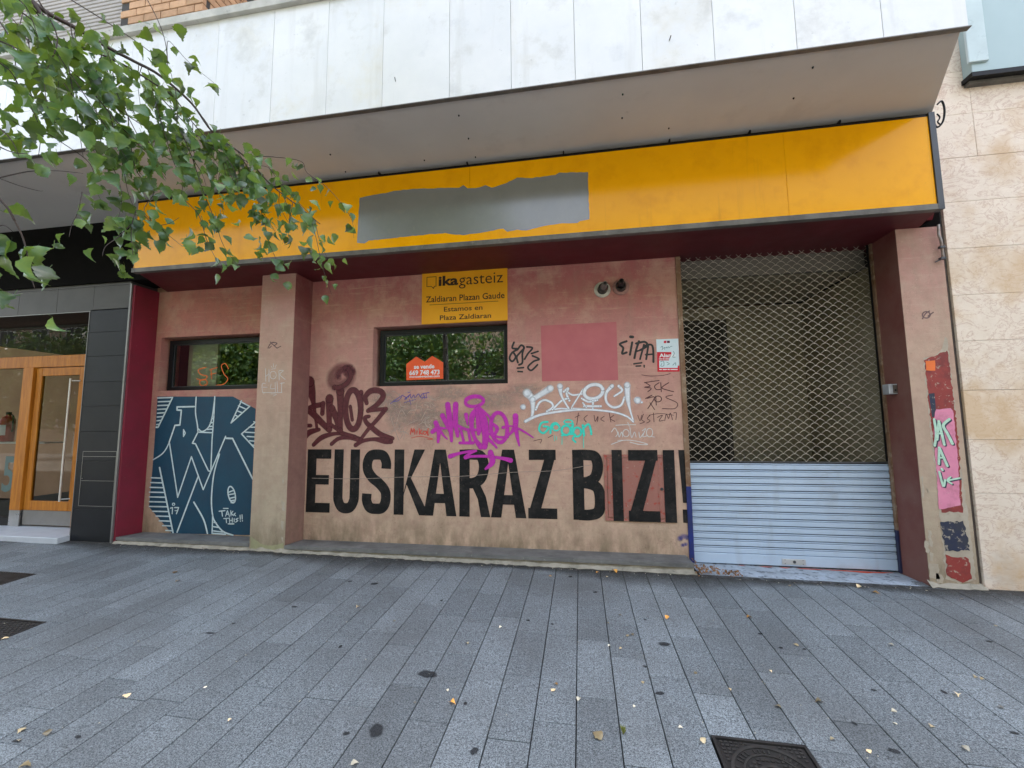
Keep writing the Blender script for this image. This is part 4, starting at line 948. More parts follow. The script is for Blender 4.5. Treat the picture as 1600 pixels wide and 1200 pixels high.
tagmesh('graffiti_tag', [([(985,940),(1070,935),(1160,935)], 7), ([(1090,915),(1105,950)], 7), ([(945,1000),(975,965),(1000,1010),(985,1040)], 7), ([(1005,1000),(1015,1045),(1035,1000),(1045,1045)], 7), (oval(1075,1010,28,32), 7), ([(1110,960),(1125,1050),(1150,1000),(1165,1045)], 7), ([(1190,1000),(1200,1050),(1230,1010)], 7), ([(1220,990),(1250,970),(1225,1040),(1270,1030)], 7), (oval(1285,1005,28,38), 7), ([(1300,1040),(1330,1045)], 6), ([(945,1110),(1050,1075),(1160,1080),(1270,1110),(1190,1110),(1110,1090)], 7), ([(1000,1075),(1040,1072)], 5)], YW, s_thinw, wall, WG, core=.7, label='thin white signature underlined twice')
tagmesh('graffiti_tag', [([(1215,490),(1290,500),(1400,495),(1470,478)], 5), ([(1240,560),(1300,550),(1370,540)], 8), ([(1250,560),(1290,590),(1240,600),(1300,610),(1270,640)], 8), ([(1370,560),(1330,590),(1345,620),(1380,620)], 8), ([(1385,560),(1390,640)], 8), ([(1455,560),(1395,605),(1460,630),(1500,640)], 8),
  ([(1250,700),(1310,670),(1260,700),(1330,690),(1270,790)], 8), ([(1340,680),(1345,760)], 8), (oval(1360,705,32,26), 8), ([(1490,670),(1430,690),(1530,740),(1510,790),(1400,790)], 7), ([(1290,740),(1330,800)], 7),
  ([(1180,850),(1200,900),(1215,850)], 5), ([(1230,840),(1215,890),(1240,910),(1200,925)], 6), ([(1290,850),(1265,880),(1290,900),(1260,920)], 6), ([(1280,850),(1380,835),(1500,850)], 5), ([(1320,830),(1325,910)], 6), ([(1355,870),(1400,850),(1370,900),(1410,895)], 6), ([(1420,900),(1435,840),(1455,880),(1470,830),(1490,890)], 6), ([(1500,830),(1525,830),(1520,890)], 6)], YW, s_mark, wall, WG, core=.75, label='dark marker words below the alarm sticker')
tagmesh('graffiti_tag', [([(650,830),(635,935)], 6), ([(620,870),(660,850)], 5), ([(730,850),(700,880),(720,910)], 6), ([(790,850),(800,905),(825,860),(820,905)], 6), ([(880,860),(850,885),(880,905)], 6), ([(925,830),(940,910)], 6), ([(965,850),(935,880),(975,905)], 6), ([(250,1080),(320,1065),(310,1100)], 5), ([(380,1050),(420,1030)], 5)], YW, s_mark, wall, WG, core=.75, label='thin dark marker capitals')
# faint pink overpainted rectangles
m_pinkpatch = M('rose_paint_patch', (.50, .15, .155), (.46, .13, .14), 5, rough=.7, bump=.25, extra=[((.62,.35,.33), 26, .70, .75, .7)])
polypx('paint_patch', [(845,509),(963,503),(966,594),(847,596)], YW, m_pinkpatch, wall, dy=.0012, label='flat rose-pink rectangle of fresh paint')
m_faint = spray('faint_rose_paint', (.46, .15, .14), .45, .2, 30, .8)
polypx('paint_patch', [(992,512),(1022,512),(1024,582),(1060,585),(1064,655),(1000,655),(1000,585),(990,572)], YW, m_faint, wall, dy=.0009)
tagmesh('graffiti_tag', [([(190,240),(220,180),(260,150)], 16), ([(210,240),(240,210)], 14), ([(225,145),(300,215),(330,240)], 14), ([(270,150),(330,165),(290,200)], 16), ([(330,240),(390,210)], 13)], YP, s_dull, shop, (400,520,10), core=.6, label='small faded grey tag on the left pillar')
HB = (400, 520, 10)
tagmesh('graffiti_tag', [([(150,560),(155,760)], 9), ([(205,570),(205,770)], 9), ([(160,680),(200,640)], 8), (oval(270,660,48,60), 8), ([(360,590),(365,740)], 9), ([(360,590),(430,590),(375,650),(460,730)], 8), ([(240,570),(310,560)], 7), ([(275,480),(278,545)], 7), ([(240,520),(258,550)], 6), ([(320,500),(300,545)], 6),
  ([(150,790),(100,800),(105,930),(150,935)], 8), ([(110,850),(180,850)], 7), ([(240,800),(230,870),(300,870)], 7), ([(300,770),(305,930)], 8), ([(330,760),(340,930)], 8), ([(380,790),(450,780)], 8), ([(405,780),(400,930)], 9), ([(110,935),(410,935)], 8), ([(230,955),(320,960),(270,990)], 6), ([(285,660),(280,690)], 6)], YP, s_thinw, shop, HB, core=.5, label='thin white writing on the left pillar')
tagmesh('graffiti_tag', [(oval(1447,492,6,5), 2.4), ([(1441,498),(1446,490),(1452,486)], 2.2), ([(1450,494),(1458,488)], 2.2)], YP, s_dull, shop, (0,0,1), core=.6, label='small purple-grey tag on the right pillar')
# conductor line across the slogan
tagmesh('plaster_scratch', [([(488,747),(560,748),(640,745),(720,744),(800,738),(870,735),(925,726)], .8)], YW, s_scr, wall, (0,0,1), core=.4, base=.006)

# ---- mural under the left window
MU = (230, 610, 5.218)
m_muralblue = M('deep_teal_blue_paint', (.006, .058, .105), (.008, .048, .09), 4, rough=.55, bump=.25, extra=[((.10,.15,.18), 18, .66, .78, .35)])
mural = polypx('mural', [(230+x/5.218, 610+y/5.218) for x, y in [(85,50),(700,50),(885,150),(860,700),(840,1180),(200,1165),(15,950),(50,560)]], YW, m_muralblue, niche, dy=.0012, label='dark blue painted mural with pale line letters')
hatch_ = []
for i in range(8):
    y = 62+i*31; hatch_.append(([(92-i*2, y),(205-i*15, y-4)], 9, False))
for i in range(12):
    y = 712+i*39; hatch_.append(([(max(35-i*6, 18) if i < 7 else 18+(i-6)*27, y),(120+i*8, y+3)], 9, False))
for (a, b, c, d) in ((760,90,835,130),(745,125,800,150),(730,165,775,182),(715,200,745,215),(870,255,885,262),(830,300,885,300),(800,340,885,345),(815,375,885,380),(835,410,885,415),(860,445,885,450),
     (525,235,540,228),(515,265,540,262),(505,295,538,292),(490,318,538,315),(415,340,535,345),(545,1075,565,1080),(540,1110,590,1118),(540,1145,620,1155),(665,830,705,815),(665,850,712,842),(672,880,716,870),(680,900,715,895),(685,915,710,910)):
    hatch_.append(([(a,b),(c,d)], 9, False))
lines = [([(85,62),(205,58)], 9, False), ([(208,58),(90,300),(75,300)], 11, False), ([(385,132),(245,135),(245,160),(280,162),(268,282),(228,285),(180,425)], 11, False), ([(228,285),(180,425),(130,510),(50,565)], 9),
 ([(400,55),(395,180),(410,280),(415,340)], 10), ([(415,310),(450,335),(500,300),(530,220),(552,55)], 9), ([(552,50),(545,200),(530,400),(520,655)], 10, False), ([(415,340),(370,430),(395,435),(500,655),(515,660)], 10, False),
 ([(183,430),(250,870),(362,540),(458,808),(640,375)], 10, False), ([(645,390),(697,392),(860,720)], 12, False), ([(590,520),(545,680),(525,880),(535,1020),(560,1080),(620,1150),(700,1180)], 11), ([(535,1020),(530,1165),(640,1172)], 10, False),
 ([(415,705),(245,1155)], 11, False), ([(382,912),(460,1050),(492,1165)], 12), ([(102,630),(150,860),(212,1160)], 12, False), ([(770,85),(685,265),(838,130)], 10, False), ([(885,258),(770,355),(885,480)], 10, False),
 (oval(690,850,28,68,-12), 10), ([(297,320),(297,375),(312,348),(297,320)], 9, False),
 (oval(216,928,10,9), 6), ([(190,960),(208,955),(205,1005)], 8, False), ([(225,955),(258,955),(240,1005)], 8, False), ([(228,980),(252,980)], 6, False),
 ([(622,962),(662,962)], 7, False), ([(588,985),(635,980)], 8, False), ([(610,985),(615,1025)], 8, False), ([(640,1025),(655,980),(672,1028)], 7, False), ([(645,1010),(668,1008)], 6, False), ([(682,980),(684,1022)], 7, False), ([(700,985),(686,1002),(704,1020)], 7, False), ([(720,1000),(708,1010),(722,1022)], 7, False),
 ([(625,1045),(665,1042)], 7, False), ([(645,1045),(648,1078)], 7, False), ([(672,1040),(674,1078)], 7, False), ([(695,1040),(695,1075)], 7, False), ([(674,1060),(695,1058)], 6, False), ([(710,1045),(710,1072)], 7, False), ([(742,1042),(724,1050),(740,1062),(722,1074)], 7, False), ([(758,1018),(760,1050)], 8, False), ([(774,1015),(776,1048)], 8, False), ([(760,1064),(761,1066)], 8, False), ([(777,1062),(778,1064)], 8, False), ([(662,1088),(708,1088)], 8, False)]
tagmesh('mural_lines', hatch_+lines, YW-.002, s_mural, niche, MU, core=.72, label='pale lines, hatching and the words TAKE THIS!!')
tagmesh('glass_scrawl', [([(322,574),(310,578),(314,585),(324,588),(318,594),(308,592)], 1.3), ([(330,578),(331,592)], 1.2), ([(328,578),(340,574)], 1.2), ([(329,585),(338,583)], 1.1), ([(357,576),(352,568),(346,572),(350,584),(356,592),(350,600),(338,602)], 1.3), (oval(318,598,6,5), 1.3), ([(320,600),(322,608)], 1)], YW+.116, s_orange, win1, (0,0,1), core=.7, base=.001)

# ---- patches on the right pillar
m_pr = M('brick_red_paint', (.30, .045, .035), (.25, .035, .03), 5, rough=.65, bump=.3, extra=[((.42,.36,.28), 24, .58, .63, .75), ((.12,.03,.03), 7, .5, .65, .6)])
m_pn = M('navy_paint', (.016, .024, .058), (.03, .035, .05), 8, rough=.6, extra=[((.38,.33,.26), 18, .56, .61, .8)]); m_pp = M('pink_paint', (.72, .26, .38), (.66, .22, .34), 6, rough=.6, extra=[((.42,.15,.20), 9, .5, .68, .6), ((.6,.5,.42), 30, .64, .68, .7)])
m_po = M('orange_paint', (.82, .17, .03), rough=.5); m_pm = M('mint_paint', (.52, .72, .56), rough=.6); m_pale = M('exposed_plaster', (.48, .42, .33), (.40, .34, .26), 10, rough=.95, bump=.6, extra=[((.2,.15,.12), 22, .62, .7, .6)])
Z6 = lambda L: [(1340+x/3.158, 560+y/3.158) for x, y in L]
polypx('paint_patch', [(1443,559),(1462,557),(1470,545),(1476,527),(1480,530),(1484,570),(1492,640),(1500,720),(1512,800),(1520,860),(1524,905),(1500,912),(1478,904),(1462,740),(1450,640)], YP, m_pale, shop, .009, 3, .03, .0008)
polypx('paint_patch', [(1444,562),(1480,548),(1485,585),(1492,640),(1499,700),(1500,735),(1504,800),(1470,800),(1462,720),(1452,640)], YP, m_pr, shop, .007, 4, .02, .0014)
polypx('paint_patch', [(1446,564),(1461,563),(1461,579),(1447,579)], YP, m_po, shop, .002, 4, .03, .0020)
polypx('paint_patch', [(1451,615),(1460,614),(1463,651),(1456,652)], YP, m_pn, shop, .001, 4, .03, .0020)
polypx('paint_patch', [(1462,640),(1485,638),(1489,642),(1497,725),(1500,790),(1467,796),(1463,740),(1458,660)], YP, m_pp, shop, .004, 6, .025, .0026)
polypx('paint_patch', [(1470,814),(1504,815),(1512,840),(1515,860),(1476,861)], YP, m_pn, shop, .010, 7, .02, .0030)
polypx('paint_patch', [(1478,868),(1515,872),(1519,905),(1500,910),(1480,900)], YP, m_pr, shop, .012, 8, .025, .0036)
s_mint = spray('mint_brush', (.50, .74, .58), 1, .2, 50); s_nav2 = spray('navy_brush', (.02, .03, .06))
ml = [([(375,300),(385,370),(378,430)], 12), ([(398,310),(390,400)], 12), ([(398,310),(425,425)], 13), ([(392,370),(415,370)], 10), ([(450,300),(420,330),(440,370),(465,420)], 14), ([(400,440),(398,520)], 12), ([(400,440),(440,530)], 13), ([(400,490),(425,490)], 9), ([(400,560),(420,630),(428,600)], 11), ([(412,545),(416,550)], 12), ([(440,602),(500,590)], 9), ([(455,585),(440,602),(462,618)], 9)]
tagmesh('paint_lettering', [([(x+7, y+5) for x, y in a], b) for a, b in ml], YP, s_nav2, shop, (1340,560,3.158), core=.8, base=.0042)
tagmesh('paint_lettering', ml, YP, s_mint, shop, (1340,560,3.158), core=.8, base=.0056, label='pale mint brushed letters on the pink patch')
polypx('paint_chip', Z6([(312,585),(325,580),(322,610),(330,650),(325,690),(316,680),(320,630)]), YP, m_pale, shop, .002, 2, .02, .001)
for (a, b, c, d, s_) in ((345,845,365,930,3),(330,900,350,960,5),(350,1010,400,1090,6),(355,950,372,1000,7),(340,640,350,662,8),(385,1060,420,1110,9)):
    polypx('paint_chip', Z6([(a,b),(c,b+8),(c+3,d),(a+6,d-6)]), YP, m_pale, shop, .008, s_, .02, .0012)
for (a, b, c, d, s_) in ((440,782,445,800,1),(439,812,443,830,2),(441,742,443,756,4),(440,838,443,848,9)):
    polypx('paint_chip', [(a,b),(c,b+3),(c,d),(a+1,d-3)], YP, m_pale, shop, .007, s_, .02, .0012)
polypx('paint_chip', [(392,838),(408,850),(425,853),(443,848),(443,861),(391,860)], YP, M('olive_mortar', (.36,.35,.20), (.28,.27,.16), 9, rough=.95, bump=.6), shop, .004, 3, .02, .0014)
m_smear = spray('navy_smear', (.02, .03, .12), .8, .5, 20)
tagmesh('paint_smear', [([(1075,840),(1068,838),(1062,842)], 9), ([(1072,850),(1066,852)], 6)], YW, spray('blue_smear', (.08, .09, .35), .5, .5, 20), wall, (0,0,1), core=.3)

# ------------------------------------------------------------------ TEXT
def text(name, s, x0, x1, z0, z1, Y, mat, parent, bold=0, sx=None):
    """x0..x1 and z0..z1 is the box that the printed words fill"""
    cu = bpy.data.curves.new(name, 'FONT'); cu.body = s; cu.size = 1; cu.offset = bold; cu.fill_mode = 'FRONT'; cu.resolution_u = 3
    to = bpy.data.objects.new(name, cu); col.objects.link(to); bpy.context.view_layer.update()
    me = bpy.data.meshes.new_from_object(to.evaluated_get(bpy.context.evaluated_depsgraph_get()))
    vs = [v.co.copy() for v in me.vertices]; fs = [tuple(p.vertices) for p in me.polygons]
    bpy.data.objects.remove(to); bpy.data.curves.remove(cu); bpy.data.meshes.remove(me)
    a = min(v.x for v in vs); b = max(v.x for v in vs); c = min(v.y for v in vs); d = max(v.y for v in vs)
    kx = (x1-x0)/(b-a); kz = (z1-z0)/(d-c)
    return obj(name, MB().add([(x0+(v.x-a)*kx, Y, z0+(v.y-c)*kz) for v in vs], fs), mat, parent)
def tpx(name, s, px0, px1, py0, py1, Y, mat, parent, bold=0, dy=.001):
    a = P(px0, py0, Y); b = P(px1, py1, Y)
    return text(name, s, a.x, b.x, b.z, a.z, Y-dy, mat, parent, bold)
YPL = YW-.022
plate = thing('name_plate', 'yellow wall plate reading ikagasteiz above the sticker window', 'sign', P(726, 500, YW))
pa, pb = P(659.5, 424, YPL), P(793, 500, YPL)
obj('plate', MB().bbox(pa.x, pb.x, YPL, YW-.001, pb.z-.002, pa.z, .003), m_plate, plate)
S6 = lambda x, y: (570+x/5.454, 400+y/5.454)
def t6(name, s, x0, x1, y0, y1, mat, bold=0, dy=.001):
    a = S6(x0, y0); b = S6(x1, y1); tpx(name, s, a[0], b[0], a[1], b[1], YPL, mat, plate, bold, dy)
# heights follow the level plate; the words run level
k6 = (pb.x-pa.x)/(1215-485)
def tp(name, s, x0, x1, zt_, zb_, bold=0):
    text(name, s, pa.x+(x0-485)*k6, pa.x+(x1-485)*k6, zb_, zt_, YPL-.0012, m_print, plate, bold)
Hp = pa.z-pb.z
tp('lettering', 'ika', 632, 802, pa.z-Hp*.115, pa.z-Hp*.305, .035)
tp('lettering', 'gasteiz', 808, 1180, pa.z-Hp*.115, pa.z-Hp*.375, -.004)
tp('lettering', 'Zaldiaran Plazan Gaude', 522, 1192, pa.z-Hp*.485, pa.z-Hp*.60, .012)
tp('lettering', 'Estamos en', 680, 1008, pa.z-Hp*.70, pa.z-Hp*.79, .012)
tp('lettering', 'Plaza Zaldiaran', 645, 1080, pa.z-Hp*.855, pa.z-Hp*.945, .012)
ln = MB(); ln.box(pa.x+(555-485)*k6, pa.x+(1140-485)*k6, YPL-.0014, YPL-.0004, pa.z-Hp*.652, pa.z-Hp*.644); obj('divider_line', ln, m_print, plate)
bx = [pa.x+(v-485)*k6 for v in (527, 612)]; bz = [pa.z-Hp*.115, pa.z-Hp*.305]; tk = .007
lg = MB()
for (a, b, c, d) in ((bx[0],bx[1],bz[0]-tk,bz[0]),(bx[0],bx[0]+tk,bz[1],bz[0]-tk),(bx[1]-tk,bx[1],bz[1]-.004,bz[0]-tk),(bx[0]+tk,bx[0]+.065,bz[1],bz[1]+tk)): lg.box(a, b, YPL-.0014, YPL-.0004, c, d)
lg2 = MB(); lg2.prism([(bx[0]+.062, YPL-.0016, bz[1]+tk), (bx[0]+.062, YPL-.0016, bz[1]), (bx[0]+.088, YPL-.0016, bz[1]-.028), (bx[0]+.094, YPL-.0016, bz[1]-.026), (bx[1]-.02, YPL-.0016, bz[1]+.001), (bx[1]-tk, YPL-.0016, bz[1]+.001), (bx[1]-tk, YPL-.0016, bz[1]+tk), (bx[1]-.026, YPL-.0016, bz[1]+tk), (bx[0]+.088, YPL-.0016, bz[1]-.014)], (0, .001, 0))
obj('speech_bubble_logo', lg, m_print, plate); obj('speech_bubble_tail', lg2, m_print, plate)

# sale sticker on the pane (house-shaped)
YST = YW+.116
sale = thing('sale_sticker', 'orange house-shaped sticker reading se vende on the window pane', 'sticker', P(663, 594, YST))
SS = lambda x, y: (620+x/17.78, 545+y/17.78)
polypx('sticker', [SS(*p) for p in ((265,425),(540,215),(775,360),(985,195),(1290,380),(1290,830),(265,875))], YST, M('orange_sticker', (.86, .115, .028), (.80, .10, .025), 6, rough=.5), sale, dy=.0, depth=.0015)
for s, x0, x1, y0, y1, bo in (('se vende', 480, 1045, 440, 545, .03), ('669 748 473', 350, 1190, 600, 715, .03), ('mertxebegaches.com', 355, 1190, 745, 805, .02)):
    a = SS(x0, y0); b = SS(x1, y1); tpx('lettering', s, a[0], b[0], a[1], b[1], YST, m_white, sale, bo, .001)
tagmesh('paint_drip', [([(638,594),(639,605)], .9), ([(650,594),(648,603)], .9), ([(680,593),(680,597)], .7), ([(688,592),(688,597)], .7)], YST, spray('orange_drip', (.7,.2,.08), .6), sale, (0,0,1), core=.5)

# alarm sticker
YA = YW-.0025
alarm = thing('alarm_sticker', 'torn white and red alarm warning sticker next to the shutter', 'sticker', P(1043, 580, YA))
AS = lambda x, y: (1015+x/17.15, 520+y/17.15)
polypx('sticker', [AS(*p) for p in ((175,175),(770,155),(800,1040),(215,1045))], YA, M('pale_sticker', (.66,.76,.78), (.60,.72,.75), 12, rough=.4), alarm, depth=.001)
polypx('red_panel', [AS(*p) for p in ((195,515),(580,515),(585,570),(520,700),(520,740),(255,740),(260,940),(750,940),(760,870),(795,880),(805,1040),(212,1045))], YA, m_red, alarm, dy=.0006)
a = AS(255, 560); b = AS(700, 650); tpx('lettering', 'Alarm', a[0], b[0], a[1], b[1], YA, m_white, alarm, .03, .0012)
for i_, (x_, w_) in enumerate(((250,80),(345,60),(420,100),(260,70),(350,110),(480,60),(560,190))):
    y_ = 690 if i_ < 3 else 972
    polypx('printed_line', [AS(x_, y_), AS(x_+w_, y_), AS(x_+w_, y_+22), AS(x_, y_+22)], YA, m_white, alarm, dy=.0012)      # print too small to read
polypx('printed_logo', [AS(*p) for p in ((380,215),(450,210),(450,275),(380,280))], YA, m_red, alarm, dy=.0006); polypx('printed_logo', [AS(*p) for p in ((465,212),(540,210),(545,272),(468,275))], YA, M('dark_red_ink', (.12,.02,.05)), alarm, dy=.0006)
tagmesh('scribble', [([(300,390),(340,360),(350,420),(330,460)], 14), ([(370,420),(400,390),(405,450)], 12), ([(420,410),(450,380),(455,410)], 12), ([(470,410),(500,370),(520,400),(560,370),(600,360)], 12), ([(640,500),(660,560),(620,650),(690,650)], 14), ([(290,780),(370,760),(380,880),(300,890),(330,820)], 14), ([(460,790),(530,830),(470,860)], 13), ([(620,870),(690,800),(700,870)], 14)], YA, spray('teal_pen', (.05,.22,.24), .8), alarm, (1015,520,17.15), core=.5, base=.001)

# door number on the side pane
fv = P(8, 712, YD)
tpn = P(20, 770, YD)
text('door_number', '5', P(1, 770, YD-.006).x, P(19, 770, YD-.006).x, P(10, 769, YD-.006).z, P(10, 713, YD-.006).z, YD-.006, M('frosted_number', (.09, .15, .14), rough=.5), ent, .02)

# flue pipes through the wall
def flue(px, py, label, tilt, outer, dark):
    c = P(px, py, YW)
    t_ = thing('flue_pipe', label, 'pipe', c)
    m_o = M('flue_plate'+str(dark), outer, tuple(v*.7 for v in outer), 20, rough=.5, metal=.3, extra=[((.2,.14,.1), 30, .6, .7, .6)])
    obj('wall_collar', MB().lathe((c.x, YW-.018, c.z), (0, 1, 0), [(0, .058), (0, .088), (.004, .093), (.018, .094)], 28), m_o, t_)
    ax = Vector((tilt, -1, .10)).normalized()
    obj('duct', MB().lathe((c.x, YW+.02, c.z), ax, [(0, .056), (.085, .056), (.085, .049), (.02, .049), (.02, .001)], 24), M('flue_dark'+str(dark), (.10,.095,.09), (.05,.045,.04), 15, rough=.5, metal=.4), t_, smooth=False)
    s_ = c+ax*.02
    obj('nozzle', MB().lathe(Vector((c.x, YW+.01, c.z)), ax, [(0, .036), (.11, .036), (.118, .032), (.14, .027), (.19, .027), (.19, .020), (.13, .018), (.13, .001)], 20), M('flue_soot'+str(dark), (.03,.03,.032) if dark else (.22,.21,.20), rough=.4, metal=.4), t_)
flue(941, 453, 'left flue pipe end with a pale round wall collar', .12, (.62, .60, .54), 0)
f2 = flue(970, 449, 'right flue pipe end with a dark nozzle and pink painted collar', -.05, (.40, .22, .20), 1)
# key switch box on the jamb
ks = P(1389, 609, YG-.10)
kb = thing('key_switch', 'small grey metal key switch box on the right door jamb', 'switch', (XR0-.05, YG-.1, ks.z))
kz = ks.z; kx = XR0-.004
obj('box', MB().bbox(kx-.075, kx, YG-.21, YG-.12, kz-.05, kz+.05, .004), M('switch_metal', (.50,.52,.54), (.40,.42,.44), 9, rough=.4, metal=.3), kb)
obj('key_cylinder', MB().lathe((kx-.022, YG-.2135, kz-.012), (0,1,0), [(0,.001),(0,.009),(.004,.010)], 12), m_black, kb)
obj('cover', MB().box(kx-.042, kx-.004, YG-.2125, YG-.2105, kz-.040, kz+.040), M('switch_front', (.14,.12,.10), rough=.5, metal=.3), kb)
# cable at the end of the sign
c0 = (3.19+.03, YS+.04, ZC-.07)
cab = obj('loose_cable', MB().tube(smoothp([(3.20,YS-.02,ZC+.02),(3.245,YS-.01,ZC+.05),(3.265,YS+.0,ZC-.03),(3.25,YS+.01,ZC-.13),(3.21,YS+.02,ZC-.17),(3.19,YS+.03,ZC-.11)]), .008, 6).tube(smoothp([(3.20,YS-.005,ZC-.06),(3.215,YS-.01,ZC-.10),(3.195,YS-.01,ZC-.14),(3.215,YS-.01,ZC-.17)]), .006, 5), m_black, smooth=True)
tag(cab, 'black cable looping out at the upper right end of the yellow sign', 'cable')
pc = P(1468, 372, YP-.03)
cl = thing('cable_clamp', 'rusty metal conduit and clamp at the top of the right pillar', 'bracket', pc)
obj('conduit', MB().tube([(pc.x-.005, YP-.04, ZS), (pc.x-.012, YP-.04, ZS-.10), (pc.x+.002, YP-.04, ZS-.16), (pc.x+.008, YP-.035, ZS-.34)], .011, 8), M('conduit_metal', (.34,.33,.31), (.2,.15,.12), 14, rough=.5, metal=.5), cl)
obj('clamp', MB().box(pc.x-.018, pc.x+.024, YP-.055, YP-.022, ZS-.235, ZS-.215).box(pc.x-.022, pc.x+.02, YP-.055, YP-.022, ZS-.345, ZS-.325).tube([(pc.x-.05, YP-.02, ZS-.36), (pc.x-.01, YP-.03, ZS-.345)], .006, 6), m_alu, cl)

# ------------------------------------------------------------------ COVERS IN THE PAVEMENT
m_iron = M('cast_iron', (.032, .030, .029), (.055, .05, .046), 10, rough=.5, metal=.3, extra=[((.12,.08,.05), 20, .64, .75, .6)])
m_worn = M('worn_iron', (.085, .08, .075), (.05, .046, .042), 14, rough=.42, metal=.4)
def tilt(o): o.rotation_euler = SLOPE; return o
def cover(name, label, x0, x1, y0, y1, kind):
    cx, cy = (x0+x1)/2, (y0+y1)/2; t_ = thing(name, label, 'manhole cover', gp(cx, cy)); t_.rotation_euler = SLOPE
    o = Vector(gp(cx, cy)); w_, h_ = x1-x0-.006, y1-y0-.006; a, b = w_/2, h_/2
    def loc(mb, nm, mat):
        me = bpy.data.meshes.new(nm); me.from_pydata(mb.v, [], mb.f); me.materials.append(mat)
        q = bpy.data.objects.new(nm, me); col.objects.link(q); q.parent = t_; return q
    f = .014
    loc(MB().box(-a, a, -b, -b+f, -.03, .001).box(-a, a, b-f, b, -.03, .001).box(-a, -a+f, -b+f, b-f, -.03, .001).box(a-f, a, -b+f, b-f, -.03, .001), 'frame', m_iron)
    pl = MB().box(-a+f+.004, a-f-.004, -b+f+.004, b-f-.004, -.03, -.007)
    loc(pl, 'plate', m_iron)
    rb = MB(); top = -.0015; g = .004
    if kind == 'round':
        Rr = min(a, b)-.03
        for r1, r2 in ((Rr, Rr-.014), (Rr-.05, Rr-.058), (.075, .062), (.040, .03)):
            n = 48
            for j in range(n):
                q0, q1 = 6.2832*j/n, 6.2832*(j+1)/n
                A = [(r1*math.cos(q0), r1*math.sin(q0)), (r1*math.cos(q1), r1*math.sin(q1)), (r2*math.cos(q1), r2*math.sin(q1)), (r2*math.cos(q0), r2*math.sin(q0))]
                rb.prism([(x, y, -.007) for x, y in A][::1], (0, 0, .0065))
        n = 44
        for j in range(n):       # raised dashes that stand for the worn ring of lettering
            q = 6.2832*j/n; r = Rr-.032
            if j % 5 == 4: continue
            c, s = math.cos(q), math.sin(q); A = [(r-.012, -.004), (r+.012, -.004), (r+.012, .003), (r-.012, .003)]
            rb.prism([(x*c-y*s, x*s+y*c, -.007) for x, y in A], (0, 0, .0055))
        s_ = .022
        x = -a+.03
        while x < a-.03:
            y = -b+.03
            while y < b-.03:
                d_ = math.hypot(x, y)
                if d_ > Rr+.012 or .085 < d_ < Rr-.07: rb.box(x, x+s_*.6, y, y+s_*.5, -.007, -.002)
                y += s_
            x += s_
    elif kind == 'grate':
        x = -a+.03
        while x < a-.03:
            rb.prism([(x, -b+.02, -.007), (x+.014, -b+.02, -.007), (x+.040, b-.02, -.007), (x+.026, b-.02, -.007)], (0, 0, .0065)); x += .032
    else:
        y = -b+.03; k = 0
        while y < b-.03:
            x = -a+.03+(.02 if k % 2 else 0)
            while x < a-.05: rb.box(x, x+.028, y, y+.009, -.007, -.002); x += .04
            y += .022; k += 1
    loc(rb, 'tread_pattern', m_worn)
    return t_
cover('manhole_cover', 'square iron cover with a round patterned lid at the bottom of the picture', *COV[0], 'round')
cover('manhole_cover', 'dark iron cover with bar treads cut by the left edge, nearer one', *COV[1], 'bars')
cover('manhole_cover', 'slanted iron grate cut by the left edge, nearer the building', *COV[2], 'grate')

# ------------------------------------------------------------------ FALLEN LEAVES
def leafmat(name, c, c2, tr=.3, hv=1):
    mt, nt, b, pos = start(name)
    oi = nt.nodes.new('ShaderNodeObjectInfo'); n_ = noise(nt, pos, 35, 4)
    cc = ramp(nt, n_, c, c2, .35, .7)
    at = nt.nodes.new('ShaderNodeAttribute'); at.attribute_name = 'tone'
    rnd = mathn(nt, 'FRACT', mathn(nt, 'ADD', oi.outputs['Random'], at.outputs['Fac']))
    mr = nt.nodes.new('ShaderNodeMapRange'); mr.inputs[3].default_value = .3; mr.inputs[4].default_value = 2.1; nt.links.new(rnd, mr.inputs[0])
    mh_ = nt.nodes.new('ShaderNodeMapRange'); mh_.inputs[3].default_value = .5+.045*hv; mh_.inputs[4].default_value = .5-.05*hv; nt.links.new(rnd, mh_.inputs[0])
    hs = nt.nodes.new('ShaderNodeHueSaturation'); nt.links.new(mr.outputs[0], hs.inputs['Value']); nt.links.new(mh_.outputs[0], hs.inputs['Hue']); nt.links.new(cc, hs.inputs['Color'])
    nt.links.new(hs.outputs[0], b.inputs['Base Color']); b.inputs['Roughness'].default_value = .3; b.inputs['Specular IOR Level'].default_value = .6
    if tr:
        t_ = nt.nodes.new('ShaderNodeBsdfTranslucent'); mx = nt.nodes.new('ShaderNodeMixShader'); mx.inputs[0].default_value = tr
        t2 = mixc(nt, .55, hs.outputs[0], (.42, .58, .03)); nt.links.new(t2, t_.inputs[0])
        out = [n for n in nt.nodes if n.type == 'OUTPUT_MATERIAL'][0]
        nt.links.new(b.outputs[0], mx.inputs[1]); nt.links.new(t_.outputs[0], mx.inputs[2]); nt.links.new(mx.outputs[0], out.inputs[0])
    return mt
m_leaf = leafmat('birch_leaf', (.036, .095, .055), (.075, .15, .04), .38)
dl = {'cream': leafmat('dry_cream_leaf', (.62, .50, .30), (.50, .36, .18), 0, .1), 'orange': leafmat('dry_orange_leaf', (.62, .33, .07), (.46, .21, .04), 0, .1), 'pale': leafmat('pale_leaf_scrap', (.66, .60, .46), (.55, .48, .34), 0, .1)}
